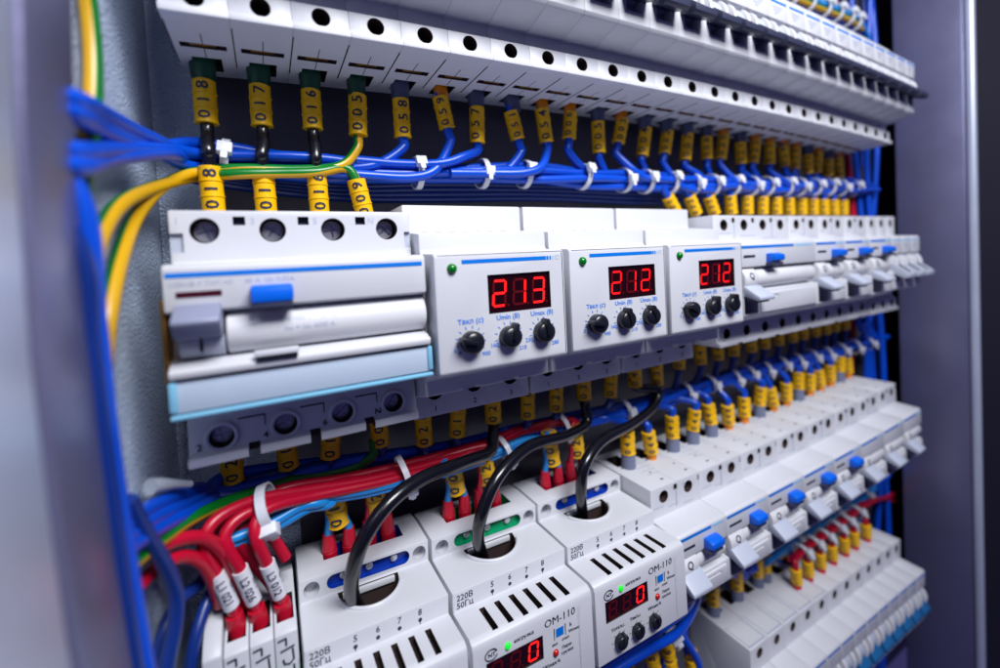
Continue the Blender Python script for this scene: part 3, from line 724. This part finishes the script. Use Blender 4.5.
def hd(c): return (CAM-c).normalized()
tpx = [(225, 163, 15), (421, 169, 14), (487, 169, 14), (529, 169, 14), (588, 172, 15), (628, 177, 15), (651, 179, 16), (675, 178, 16), (697, 181, 16), (716, 184, 16), (736, 185, 16), (756, 184, 17), (771, 183, 17), (789, 184, 17), (803, 185, 17), (818, 186, 17), (832, 187, 17), (844, 188, 17), (856, 189, 17)]
for k, q in enumerate(tpx):
    w = at(*q); c = interp(bund1, w.x)
    o = tie(c, (1, 0, -.04+.1*((k*3) % 4-1.5)*.5), 6.4, V((.15, -1, .25+.3*math.sin(k*2.1))), .95)
    tag(o, 'white nylon tie on the upper blue bundle, %s from the grey post end' % ORD[k], 'cable tie', 'ties on the upper bundle')

# drops from the bundle into the breakers of the second row
for k in range(13):
    X = 231+8.8+17.6*k; x = W(X)
    e = V((x, -12, 35.5)); up = (13, 12, 12, 7, 6, 8, 6, 10, 6, 9, 7, 6, 6)[k]
    ax = V(((.75, .6, .55, .12, .02, -.05, 0, .1, 0, -.04, 0, .03, 0)[k], .02, -1)).normalized()
    m1 = e+V((0, -1, 6))-ax*12
    c = interp(bund1, min(x-12, bund1[-1].x)); c2 = interp(bund1, min(x-34, bund1[-1].x))
    pts = [e, e+V((0, -.5, 5)), m1, m1-ax*4+V((-1, 0, 1)), c+V((0, -2, -2)), c2+V((0, 1, 1.5))]
    o = wire('blue_wire', pts, 2.1, ['wblue'], 'yellow-tagged blue wire entering the second row from above, %s past the voltage relays' % ORD[k], 'blue wires entering the second row', sub=5, n=10)
    marker(o, m1, ax, '0%02d' % (31+k), L=12.5, r=3.6); ferrule(o, e+V((0, -.5, 6.5)), V((0, 0, -1)), 'fgrey', 6, 3.1, 3.3)

# ================================================================== wiring between the second and the third row
bund2 = [at(x, y, d) for x, y, d in ((235, 487, 10), (330, 468, 8), (420, 455, 6), (500, 440, 5), (580, 421, 6), (640, 405, 8), (700, 386, 9), (780, 364, 10), (850, 347, 11), (880, 340, 11))]
lf2 = [((105, 540, 74), (150, 508, 52), (195, 489, 26)), ((112, 548, 72), (155, 518, 52), (200, 498, 26)), ((118, 556, 72), (160, 528, 52), (205, 505, 28)), ((110, 560, 66), (150, 530, 48), (200, 500, 22))]
nm2 = ['highest of the blue wires sweeping from the post under the main breaker', 'second blue wire sweeping from the post under the main breaker', 'lowest bright blue wire sweeping from the post under the main breaker', 'blue wire hidden behind the sweep under the main breaker']
for k in range(4):
    pts = [at(*q) for q in lf2[k]]
    for j in range(13):
        X = bund2[0].x+(bund2[-1].x-bund2[0].x)*j/12
        pts.append(bundle_pt(bund2, X, 2*math.pi*k/4+X*.014, 3.4+1.3*math.sin(j*2.2+k*1.7)))
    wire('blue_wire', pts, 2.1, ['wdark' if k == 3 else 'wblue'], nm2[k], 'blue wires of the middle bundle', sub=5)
wire('earth_wire', [at(*q) for q in ((125, 570, 66), (160, 541, 52), (195, 517, 38), (235, 499, 24), (290, 481, 14), (345, 470, 12), (372, 456, 12), (373, 440, 12))], 1.9, ['wyellow', 'wgreen'], 'yellow and green earth wire rising to the fourth lower terminal of the main breaker', 'earth wires', stripe=True, ref=(-.2, -.5, .8))
# tags under the second row
specs = [(W(8.75), '020', 'o', 'main'), (W(26.25), '010', 'o', 'main'), (W(43.75), '011', 'o', 'main'), (W(61.25), '009', 'y', 'main')]
for k in range(3):
    b = 70.8+52.6*k
    for j, q in enumerate((9.5, 26.2, 43)): specs.append((W(b+q), ('021', '011', '024', '016', '026', '034', '012', '014', '036')[3*k+j], 'v', 'relay %d %d' % (k, j)))
for k in range(13): specs.append((W(231+8.8+17.6*k), '0%02d' % (40+k), 'm', 'mcb %d' % k))
blacks = {(0, 2): [(492, 437, 18), (486, 455, 26), (445, 468, 36), (405, 489, 43), (375, 520, 46), (357, 556, 44), (352, 586, 38), (358, 604, 32), (363, 616, 27)],
          (1, 1): None, (2, 0): None}
bpaths = [[(493, 436, 16), (490, 452, 22), (462, 463, 30), (425, 477, 38), (392, 500, 44), (366, 535, 46), (353, 570, 42), (352, 594, 36), (360, 612, 28)],
          [(585, 405, 14), (586, 424, 17), (565, 436, 23), (530, 446, 30), (500, 474, 38), (483, 510, 40), (478, 538, 35), (484, 560, 27)],
          [(657, 390, 14), (653, 407, 17), (632, 424, 24), (602, 441, 32), (585, 464, 37), (581, 490, 36), (582, 510, 31), (585, 530, 24)]]
bl_lab = ['thick black cable looping from the first voltage relay through the first power relay', 'thick black cable looping down through the relay with the green strip', 'thick black cable looping down into the relay beside the blue-button breakers']
bstart = {6: 0, 9: 1, 10: 2}
bstart = {}
for n, (x, t, ty, who) in enumerate(specs):
    zb = {'main': -38.6, 'rela': -43, 'mcb ': -36.6}[who[:4]]
    p0 = V((x, -12, zb+3)); ax = V((.1*math.sin(n*2.3), 0.02, -1)).normalized()
    fl = 6
    p1 = p0+V((0, 0, -fl)); p2 = p1+ax*15.5
    isb = {'relay 0 2': 0, 'relay 1 2': 1, 'relay 2 1': 2}.get(who)
    if isb is not None:
        p1 = p0+V((0, 0, -4)); p2 = p1+V((0, 0, -15))
        pts = [p0, p1, p2]+[at(*q) for q in bpaths[isb]]
        o = wire('black_cable', pts, 2.65, ['wblack'], bl_lab[isb], 'black cables through the power relays', cat='cable')
        ferrule(o, p0, V((0, 0, -1)), 'black', 5, 3.6, 3.4); marker(o, p1, V((0, 0, -1)), ('024', '034', '044')[isb], L=15, r=3.8)
        continue
    c = interp(bund2, max(bund2[0].x, min(x-9, bund2[-1].x))); c2 = interp(bund2, max(bund2[0].x, min(x-30, bund2[-1].x)))
    pts = [p0, p1, p2, p2+ax*3, V((x-5, c.y, c.z+2)), V((x-26, c2.y+2, c2.z))]
    o = wire('blue_wire', pts, 2.0, ['wdark'], ('dark yellow-tagged wire under the %s' % ('main breaker, %s terminal' % ORD[n] if n < 4 else 'voltage relays, %s of nine' % ORD[n-4] if n < 13 else 'second-row breakers, %s past the relays' % ORD[n-13])),
             'wires leaving the second row downwards', sub=5, n=9)
    ferrule(o, p0, V((0, 0, -1)), 'black' if ty != 'm' else 'forange', 7, 3.3, 3.2); marker(o, p1, ax, t, L=15.5)

# red wires, from the terminal block into the middle bundle
reds = [
    ([(237, 626, 35), (232, 606, 36), (216, 573, 38), (205, 553, 40), (205, 535, 40), (222, 515, 37), (260, 499, 32), (310, 490, 27), (370, 480, 22), (430, 465, 17), (490, 445, 12), (535, 425, 8)], 1, 'red wire with white sleeve looping widest, into the outer terminal'),
    ([(259, 618, 35), (254, 601, 36), (240, 569, 38), (228, 549, 39), (226, 533, 38), (245, 514, 35), (290, 499, 30), (350, 490, 25), (420, 476, 20), (470, 459, 15), (510, 446, 10)], 1, 'red wire with white sleeve entering the middle of the terminal block'),
    ([(284, 612, 35), (280, 595, 36), (267, 563, 38), (257, 541, 39), (256, 522, 37), (272, 507, 34), (320, 495, 28), (390, 480, 23), (450, 462, 17), (500, 437, 11), (522, 428, 8)], 1, 'red wire with white sleeve beside the first power relay'),
    ([(237, 626, 33), (236, 604, 33), (229, 578, 32), (217, 552, 30), (214, 532, 28), (240, 507, 24), (290, 487, 20), (350, 477, 16), (430, 458, 12), (505, 437, 7)], 0, 'red wire running hidden behind the widest red loop'),
    ([(284, 612, 33), (272, 585, 32), (252, 560, 32), (240, 540, 32), (243, 527, 31), (256, 524, 31), (272, 537, 31), (286, 558, 30)], 0, 'short red wire making a tight hook behind the sleeves'),
    ([(120, 575, 58), (150, 553, 52), (178, 540, 47), (203, 538, 43), (222, 552, 39), (238, 580, 35), (250, 604, 33)], 0, 'red wire coming from the post and dipping to the block'),
    ([(125, 600, 58), (155, 570, 51), (180, 557, 46), (200, 562, 42), (212, 580, 38), (220, 604, 34)], 0, 'lowest red wire coming from the post beside the blue cables'),
]
for pth, sl, lb in reds:
    P = [at(*q) for q in pth]
    o = wire('red_wire', P, 1.85, ['wred'], lb, 'red wires of the terminal block')
    if sl:
        a = (P[0]-P[1]).normalized()
        ferrule(o, P[0]+a*2.5, -a, 'fred', (P[0]-P[1]).length*.62+2.5, 2.75, 2.5)
        b = (P[1]-P[2]).normalized(); L = (P[1]-P[2]).length
        mb = MB().tube([P[2], P[1]-b*.2], 2.3, 16)
        nrm = (CAM-P[1]); nrm = (nrm-b*nrm.dot(b)).normalized(); le = nrm.cross(-b)
        tx = ('L1 021', 'L2 026', 'L3 012')[['ou' in lb, 'middle' in lb, 'beside' in lb].index(True)]
        for t, off, sz in ((tx, -.35, 3.3), ('021.1', 2.6, 1.9), ('QF1', -3.2, 1.9)):
            g, gf = glyphs(t, sz, cut=.4)
            mb.add([(P[2]+P[1])/2+b*gx+(nrm*math.cos((gy+off)/2.4)-le*math.sin((gy+off)/2.4))*2.4 for gx, gy in g], gf, 1)
        sub_mesh(o, mb, 'printed_sleeve', ['sleeve', 'print_black'])

# pairs of red ferrules in the power relays
def relay_pt(k, x, d, z):
    return V((W(omx[k])+(W(omx[k]+50)-W(omx[k]))*x/52.3, -d, zrow(3, omx[k]+25)+(.8, 0, -.2)[k]+z))
pair = [
    (0, (14.5, 22.5), [(342, 503, 30), (328, 500, 27), (305, 505, 29), (280, 519, 31), (248, 533, 33), (212, 546, 35)], 'wlight', '012'),
    (0, (30.5, 38.6), [(374, 500, 28), (378, 485, 24), (362, 479, 20), (330, 484, 18)], 'wred', '022'),
    (1, (14.5, 22.5), [(452, 478, 24), (440, 470, 22), (415, 477, 22), (370, 489, 24), (310, 500, 27), (250, 528, 30)], 'wlight', '008'),
    (1, (30.5, 38.6), [(487, 458, 20), (492, 445, 16), (470, 449, 14), (430, 462, 13)], 'wred', '026'),
    (2, (14.5, 22.5), [(556, 450, 18), (548, 438, 16), (525, 440, 16), (490, 455, 17), (440, 472, 18)], 'wlight', '008'),
    (2, (30.5, 38.6), [(584, 432, 16), (575, 420, 12), (550, 422, 10), (510, 434, 9)], 'wred', '020'),
]
pl = ['light blue', 'red']
for n, (k, xs, pth, m, t) in enumerate(pair):
    P = [at(*q) for q in pth]
    cx = (relay_pt(k, xs[0], 12, 32)+relay_pt(k, xs[1], 12, 32))/2
    tp = cx+V((-1.5, -1.5, 33))
    for j, x in enumerate(xs):
        p0 = relay_pt(k, x, 12, 32); pt = p0+V((0, -.4, 12.5)); sg = 1 if j else -1
        pts = [p0, pt, pt.lerp(tp, .3)+V((0, -.8, 0)), tp+V((1.5*sg, 0, -1.5))]+[q+V((1.2*sg, 1.5*j, -2.2*j)) for q in P[1:]]
        o = wire('blue_wire' if m == 'wlight' else 'red_wire', pts, 1.7, [m], '%s wire feeding the %s red ferrule of the %s power relay' % ('light blue' if m == 'wlight' else 'red', ORD[j+(2 if n % 2 else 0)], ('first', 'green-strip', 'third')[k]), 'wires into the power relays', sub=6)
        a = V((0, 0, 1))
        mb = MB().tube([p0+a*t_ for t_ in (0, .2, 6, 6.3, 6.5, 13)], [2.9, 3.0, 3.0, 2.6, 2.9, 2.2], 14)
        sub_mesh(o, mb, 'ferrule', ['fred'])
        if j == 0:
            q0 = cx+V((0, -1.4, 16)); ax = (q0-tp).normalized()
            marker(o, tp, ax, t, L=(q0-tp).length, r=3.9, face=(CAM-tp)+V((25*(1 if n % 2 else -1), 0, 0)))

# drops into the third row's breakers
ty3 = 'dodddoodoodooodo'
for k in range(16):
    X = 178.9+8.7+17.3*k; x = W(X); zt = zrow(3, X)+36.2
    d = 20-.35*k
    e = V((x, -d, zt-1)); fl = 9 if ty3[k] == 'd' else 5
    m0 = e+V((0, 0, fl)); ax = V((.18*math.sin(k*1.7), .08*math.sin(k*2.9), -1)).normalized(); m1 = m0-ax*12.5
    c = interp(bund2, min(max(x-3, bund2[0].x), bund2[-1].x)); c2 = interp(bund2, min(x-24, bund2[-1].x))
    pts = [e, m0, m1, m1-ax*4, c+V((-3, -2.5, -1)), c2+V((0, 0, 1.5))]
    o = wire('blue_wire', pts, 2.1, ['wblue'], 'yellow-tagged blue wire entering the third row from above, %s past the power relays' % ORD[k], 'blue wires entering the third row', sub=5, n=10)
    marker(o, m1, ax, '0%02d' % (43+k), L=12.5, r=3.8, face=(CAM-m1)+V((90*math.sin(k*2.6), 0, 0))); ferrule(o, e, V((0, 0, 1)), 'fgrey' if ty3[k] == 'd' else 'forange', fl+.6, 4.0 if ty3[k] == 'd' else 2.9, 3.6 if ty3[k] == 'd' else 2.7)
for k, q in enumerate([(629, 406, 12), (688, 389, 12), (712, 381, 12), (735, 375, 12), (751, 371, 13), (767, 367, 13), (783, 362, 13), (798, 358, 13), (813, 354, 13), (827, 350, 13), (841, 348, 13), (855, 346, 13), (868, 343, 13)]):
    w = at(*q); c = interp(bund2, min(w.x, bund2[-1].x-.1))
    tag(tie(c, (1, 0, .2), 5.8, V((.1, -1, .1-.35*(k % 2))), .95), 'white nylon tie on the middle blue bundle, %s past the black cables' % ORD[k], 'cable tie', 'ties on the middle bundle')
for (q, rx, axx, lb) in [((268, 506, 32), 6.6, (1, -.2, .25), 'large white nylon tie round the red and light blue wires'), ((404, 474, 20), 7, (1, 0, .25), 'white nylon tie round the red wires under the main breaker'),
                        ((561, 425, 10), 6.5, (1, 0, .25), 'white nylon tie holding the far end of the red wires'), ((504, 450, 15), 6.0, (1, 0, .3), 'white nylon tie on light blue wires between two black cables')]:
    tag(tie(at(*q), axx, rx, V((.15, -1, -.8)), 1.1 if lb[0] == 'l' else .85), lb, 'cable tie', 'ties on the red wires')
tg = MB().tube([at(150, 487, 50), at(158, 485, 48), at(176, 484, 44), at(190, 484, 40)], [2.2, 2.0, 1.2, 1.0], 12)
tag(tg.build('clear_cable_clip', ['clear'], None), 'clear plastic clip end beside the blue wires on the side panel', 'cable clip')

# ================================================================== blue cables along the post
for pth, r, m, lb in [
    ([(30, 120, 95), (62, 150, 90), (80, 200, 83), (95, 320, 81), (108, 440, 80), (126, 560, 78), (148, 690, 77)], 1.95, 'wblue', 'bright blue cable running down along the grey post'),
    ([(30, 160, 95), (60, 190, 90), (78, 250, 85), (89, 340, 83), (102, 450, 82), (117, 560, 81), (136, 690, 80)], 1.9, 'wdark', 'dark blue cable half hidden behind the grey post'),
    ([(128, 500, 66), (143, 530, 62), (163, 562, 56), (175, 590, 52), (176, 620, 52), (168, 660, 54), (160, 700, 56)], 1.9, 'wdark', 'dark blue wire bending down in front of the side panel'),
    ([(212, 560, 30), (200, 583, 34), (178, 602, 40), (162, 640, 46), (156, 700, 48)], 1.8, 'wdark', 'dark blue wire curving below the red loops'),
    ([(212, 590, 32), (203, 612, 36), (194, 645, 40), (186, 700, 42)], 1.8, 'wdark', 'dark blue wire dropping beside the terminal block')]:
    P = [at(*q) for q in pth]
    if pth[0][0] == 30: P = [P[2]+V((-24, -10, 34)), P[2]+V((-9, -3, 17))]+P[2:]
    wire('blue_cable' if r > 1.85 else 'blue_wire', P, r, [m], lb, 'blue cables along the post', cat='cable')

# ================================================================== wiring above the lowest row
bund4 = [at(x, y, d) for x, y, d in ((762, 560, 17), (785, 543, 16), (820, 520, 14), (850, 503, 13), (868, 490, 12), (885, 470, 12))]
for k in range(4):
    pts = []
    for j in range(10):
        X = bund4[0].x+(bund4[-1].x-bund4[0].x)*j/9
        pts.append(bundle_pt(bund4, X, 2*math.pi*k/4+X*.02, 3.2))
    wire('blue_wire', pts, 2.2, ['wlight'], ['upper', 'front', 'lower', 'rear'][k]+' light blue wire in the slanting bundle above the lowest row', 'light blue bundle above the lowest row', sub=4, n=9)
for k, X in enumerate((256, 280, 302.5, 311.5, 339, 357, 374.5, 388.6)):
    x = W(X); z = zrow(4, X)+36.4; d = 16 if k < 4 else 9.6; big = k < 4
    e = V((x, -d, z-2)); fl = 9 if big else 6; m0 = e+V((0, 0, fl)); m1 = m0+V((-.6, -.5, 13))
    c = interp(bund4, max(x-8, bund4[0].x-14))
    o = wire('blue_wire', [e, m0, m1, m1+V((-.5, 0, 5)), c+V((-6, 0, -2)), c+V((-16, 0, 0))], 2.1, ['wblue'], 'blue wire with yellow tag entering the lowest row, %s from its near end' % ORD[k], 'blue wires entering the lowest row', sub=5, n=9)
    marker(o, m1, m0-m1, '0%d' % (61+k) if False else '061', L=13, r=3.8); ferrule(o, e, V((0, 0, 1)), 'fgrey' if big else 'fblue', fl+.5, 4.2 if big else 3.0, 3.7 if big else 2.9)
bund5 = [at(x, y, d) for x, y, d in ((792, 560, 29), (808, 546, 28), (825, 535, 27), (845, 520, 26), (860, 508, 25), (872, 501, 24), (884, 498, 20))]
for k in range(2):
    wire('red_wire', [p_+V((0, -2+4*k, 1.5-3*k)) for p_ in bund5]+[at(893, 494+7*k, 12), at(903, 489+14*k, 2)], 1.7, ['wred'], ['upper', 'lower'][k]+' red wire of the bundle over the lowest row', 'red bundle over the lowest row', n=9)
for k, X in enumerate((322, 337, 354, 371, 390, 406.5, 428)):
    x = W(X); z = zrow(4, X)+36.4; e = V((x, -31.5, z-.5)); m0 = e+V((0, 0, 4)); m1 = m0+V((-1, 0, 10)); c = interp(bund5, min(x+2, bund5[-1].x))
    o = wire('red_wire', [e, m0, m1, m1+V((.4, .5, 5)), c+V((5, 1, 0)), c+V((14, 2, 0))], 2.0, ['wred'], 'red wire with yellow tag entering the lowest row, %s from its near end' % ORD[k], 'red wires entering the lowest row', sub=5, n=9)
    marker(o, m1, m0-m1, '071', L=9.5, r=3.4); ferrule(o, e, V((0, 0, 1)), 'fred', 4.5, 2.9, 2.7)
    if k: tag(tie(c+V((-4, 0, 0)), (1, 0, .3), 4.8, V((.1, -1, .5)), .95), 'white nylon tie on the red bundle, %s from its near end' % ORD[k-1], 'cable tie', 'ties on the red bundle')
for k, q in enumerate(((795, 540, 16), (835, 512, 14), (862, 494, 12))):
    c = interp(bund4, at(*q).x)
    tag(tie(c, (1, 0, .4), 5.8, V((.1, -1, .3)), .95), 'white nylon tie on the light blue bundle, %s from its near end' % ORD[k], 'cable tie', 'ties on the light blue bundle')

# wires under the third row, beside the last power relay
for k, (pth, lb, tg_) in enumerate([
    ([(560, 690, 50), (600, 666, 51), (640, 641, 50), (672, 620, 48), (690, 602, 40), (697, 578, 22)], 'thick blue wire slanting along the foot of the last power relay', None),
    ([(556, 680, 46), (598, 656, 47), (640, 632, 46), (670, 612, 43), (684, 594, 30), (690, 575, 18)], 'blue wire behind the slanting one under the last power relay', None),
    ([(572, 700, 48), (612, 672, 49), (648, 650, 49), (678, 632, 46), (694, 608, 36), (702, 580, 20)], 'blue wire lowest of the slanting ones under the last power relay', None),
    ([(688, 585, 14), (687, 610, 22), (684, 635, 28), (690, 660, 30), (700, 690, 30)], 'blue wire hanging straight below the first blue-button breaker', (690, 650, 30)),
    ([(676, 592, 14), (672, 612, 24), (680, 632, 32), (697, 660, 34), (702, 690, 34)], 'blue wire crossing behind the hanging one', None),
    ([(651, 640, 30), (650, 652, 30), (648, 690, 30)], 'blue wire with tag below the white tie', (650, 648, 30)),
    ([(668, 630, 28), (666, 645, 28), (664, 690, 28)], 'blue wire with tag near the white end piece', (666, 642, 28)),
    ([(625, 650, 26), (626, 665, 26), (626, 700, 26)], 'blue wire with tag at the bottom picture edge', (626, 656, 26))]):
    P = [at(*q) for q in pth]
    o = wire('blue_wire', P, 2.1, ['wblue'], lb, 'blue wires below the third row')
    if tg_:
        m0 = at(*tg_); marker(o, m0, V((.08, -.1, -1)), '01%d' % k, L=15, r=3.8)
tag(tie(at(667, 627, 34), (1, -.2, .5), 5.2, V((0, -1, .2)), 1.35), 'round white tie head below the last power relay', 'cable tie')

# ================================================================== far end: cables in the dark gap, and those over the top row
for k, (X, d, m, zz) in enumerate([(478, 2, 'wdark', 0), (486, 10, 'wblue', 0), (497, 16, 'wblue', 0), (504, 6, 'wdark', 0), (510, 12, 'wblue', 0), (492, -2, 'wdark', 0), (474, 6, 'wred', 0), (481, -2, 'wred', 0)]):
    pts = [V((X+5*math.sin(z*.013+k*1.3), -d-3*math.cos(z*.017+k), z)) for z in range(300, -431, -45)]
    wire('blue_cable' if m != 'wred' else 'red_cable', pts, 2.3, [m], '%s cable standing in the dark gap by the far post, %s from the rows' % ({'wdark': 'dark blue', 'wblue': 'blue', 'wred': 'red'}[m], ORD[k]), 'cables in the dark gap', cat='cable', sub=4, n=9)
for k in range(3):
    wire('blue_cable', [interp(bund2, bund2[-1].x-20)+V((0, -2*k, 2*k)), interp(bund2, bund2[-1].x)+V((4, -2*k, 1.5*k)), V((470+4*k, -14, -52-6*k)), V((492+4*k, -12, -40-12*k)), V((500+3*k, -10, -10-20*k)), V((503, -8, 60))], 2.1, ['wblue'], 'blue cable arching from the middle bundle into the dark gap, %s of three' % ORD[k], 'cables in the dark gap', cat='cable', sub=5, n=9)
    wire('blue_cable', [interp(bund4, bund4[-1].x-30)+V((0, -2*k, 2*k)), interp(bund4, bund4[-1].x-4)+V((0, -2*k, 1.5*k)), V((470+4*k, -14, -165+8*k)), V((492+4*k, -12, -140+10*k)), V((503, -8, -60))], 2.1, ['wblue'], 'blue cable arching from the lowest bundle into the dark gap, %s of three' % ORD[k], 'cables in the dark gap', cat='cable', sub=5, n=9)
tz = zrow(1, 400)+36.6
topb = [V((-4, -12, 172)), V((60, -16, 178)), V((140, -19, 184)), V((230, -20, 188)), V((300, -20, 193)), V((348, -20, 196)), V((394, -20, 197)), V((446, -20, 198.5)), V((472, -18, 197)), V((496, -14, 186)), V((508, -10, 160)), V((506, -6, 90))]
for k in range(5):
    a = 2*math.pi*k/5
    m = ['wblue', 'wyellow', 'wlight', 'wyellow', 'wblue'][k]
    yg = m == 'wyellow'
    pts = [p_+V((0, 3.4*math.cos(a), 3.4*math.sin(a))) for p_ in topb[:9 if yg else 12]]
    wire('earth_wire' if yg else 'blue_wire', pts, 2.1, ['wyellow', 'wgreen'] if yg else [m], ['rear blue', 'upper yellow and green', 'light blue', 'lower yellow and green', 'front blue'][k]+' wire lying above the far half of the top row', 'wires above the top row', stripe=yg, ref=(0, -.5, 1), n=10)
for k, X in enumerate((366, 388, 410, 428, 446, 460)):
    tag(tie(interp(topb, X), (1, 0, -.1), 6.4, V((0, -1, .4)), 1.0), 'white nylon tie on the wires above the top row, %s from the near end' % ORD[k], 'cable tie', 'ties above the top row')

# ================================================================== light and camera
wd = bpy.data.worlds.new('World'); SC.world = wd; wd.use_nodes = True
bg = wd.node_tree.nodes['Background']; bg.inputs['Color'].default_value = (.30, .27, .95, 1); bg.inputs['Strength'].default_value = .11
def area(name, loc, target, sx, sy, energy, col):
    l = bpy.data.lights.new(name, 'AREA'); l.shape = 'RECTANGLE'; l.size = sx*S; l.size_y = sy*S; l.energy = energy; l.color = col
    o = bpy.data.objects.new(name, l); COL.objects.link(o); o.location = V(loc)*S
    o.rotation_euler = (V(target)-V(loc)).to_track_quat('-Z', 'Y').to_euler(); return o
area('ceiling_lamp', (175, -370, 380), (190, -30, -50), 270, 180, 4.65, (.975, .985, 1))
cd = bpy.data.cameras.new('Camera'); co = bpy.data.objects.new('Camera', cd); COL.objects.link(co); SC.camera = co
cd.sensor_width = 36; cd.lens = FPX*36/1000; cd.shift_x = 0; cd.shift_y = PY/1000
cd.clip_start = .005; cd.clip_end = 20
mt = Matrix(((CR.x, -CD.x, -CF.x), (CR.y, -CD.y, -CF.y), (CR.z, -CD.z, -CF.z))).to_4x4(); mt.translation = CAM*S
co.matrix_world = mt
cd.dof.use_dof = True; cd.dof.focus_distance = .172; cd.dof.aperture_fstop = 4.2; cd.dof.aperture_blades = 7
vs = SC.view_settings; SC.display_settings.display_device = 'sRGB'; vs.view_transform = 'Standard'; vs.look = 'None'; vs.exposure = 0; vs.gamma = 1; vs.use_curve_mapping = False
SC.cycles.use_denoising = True; SC.cycles.max_bounces = 8; SC.cycles.diffuse_bounces = 2
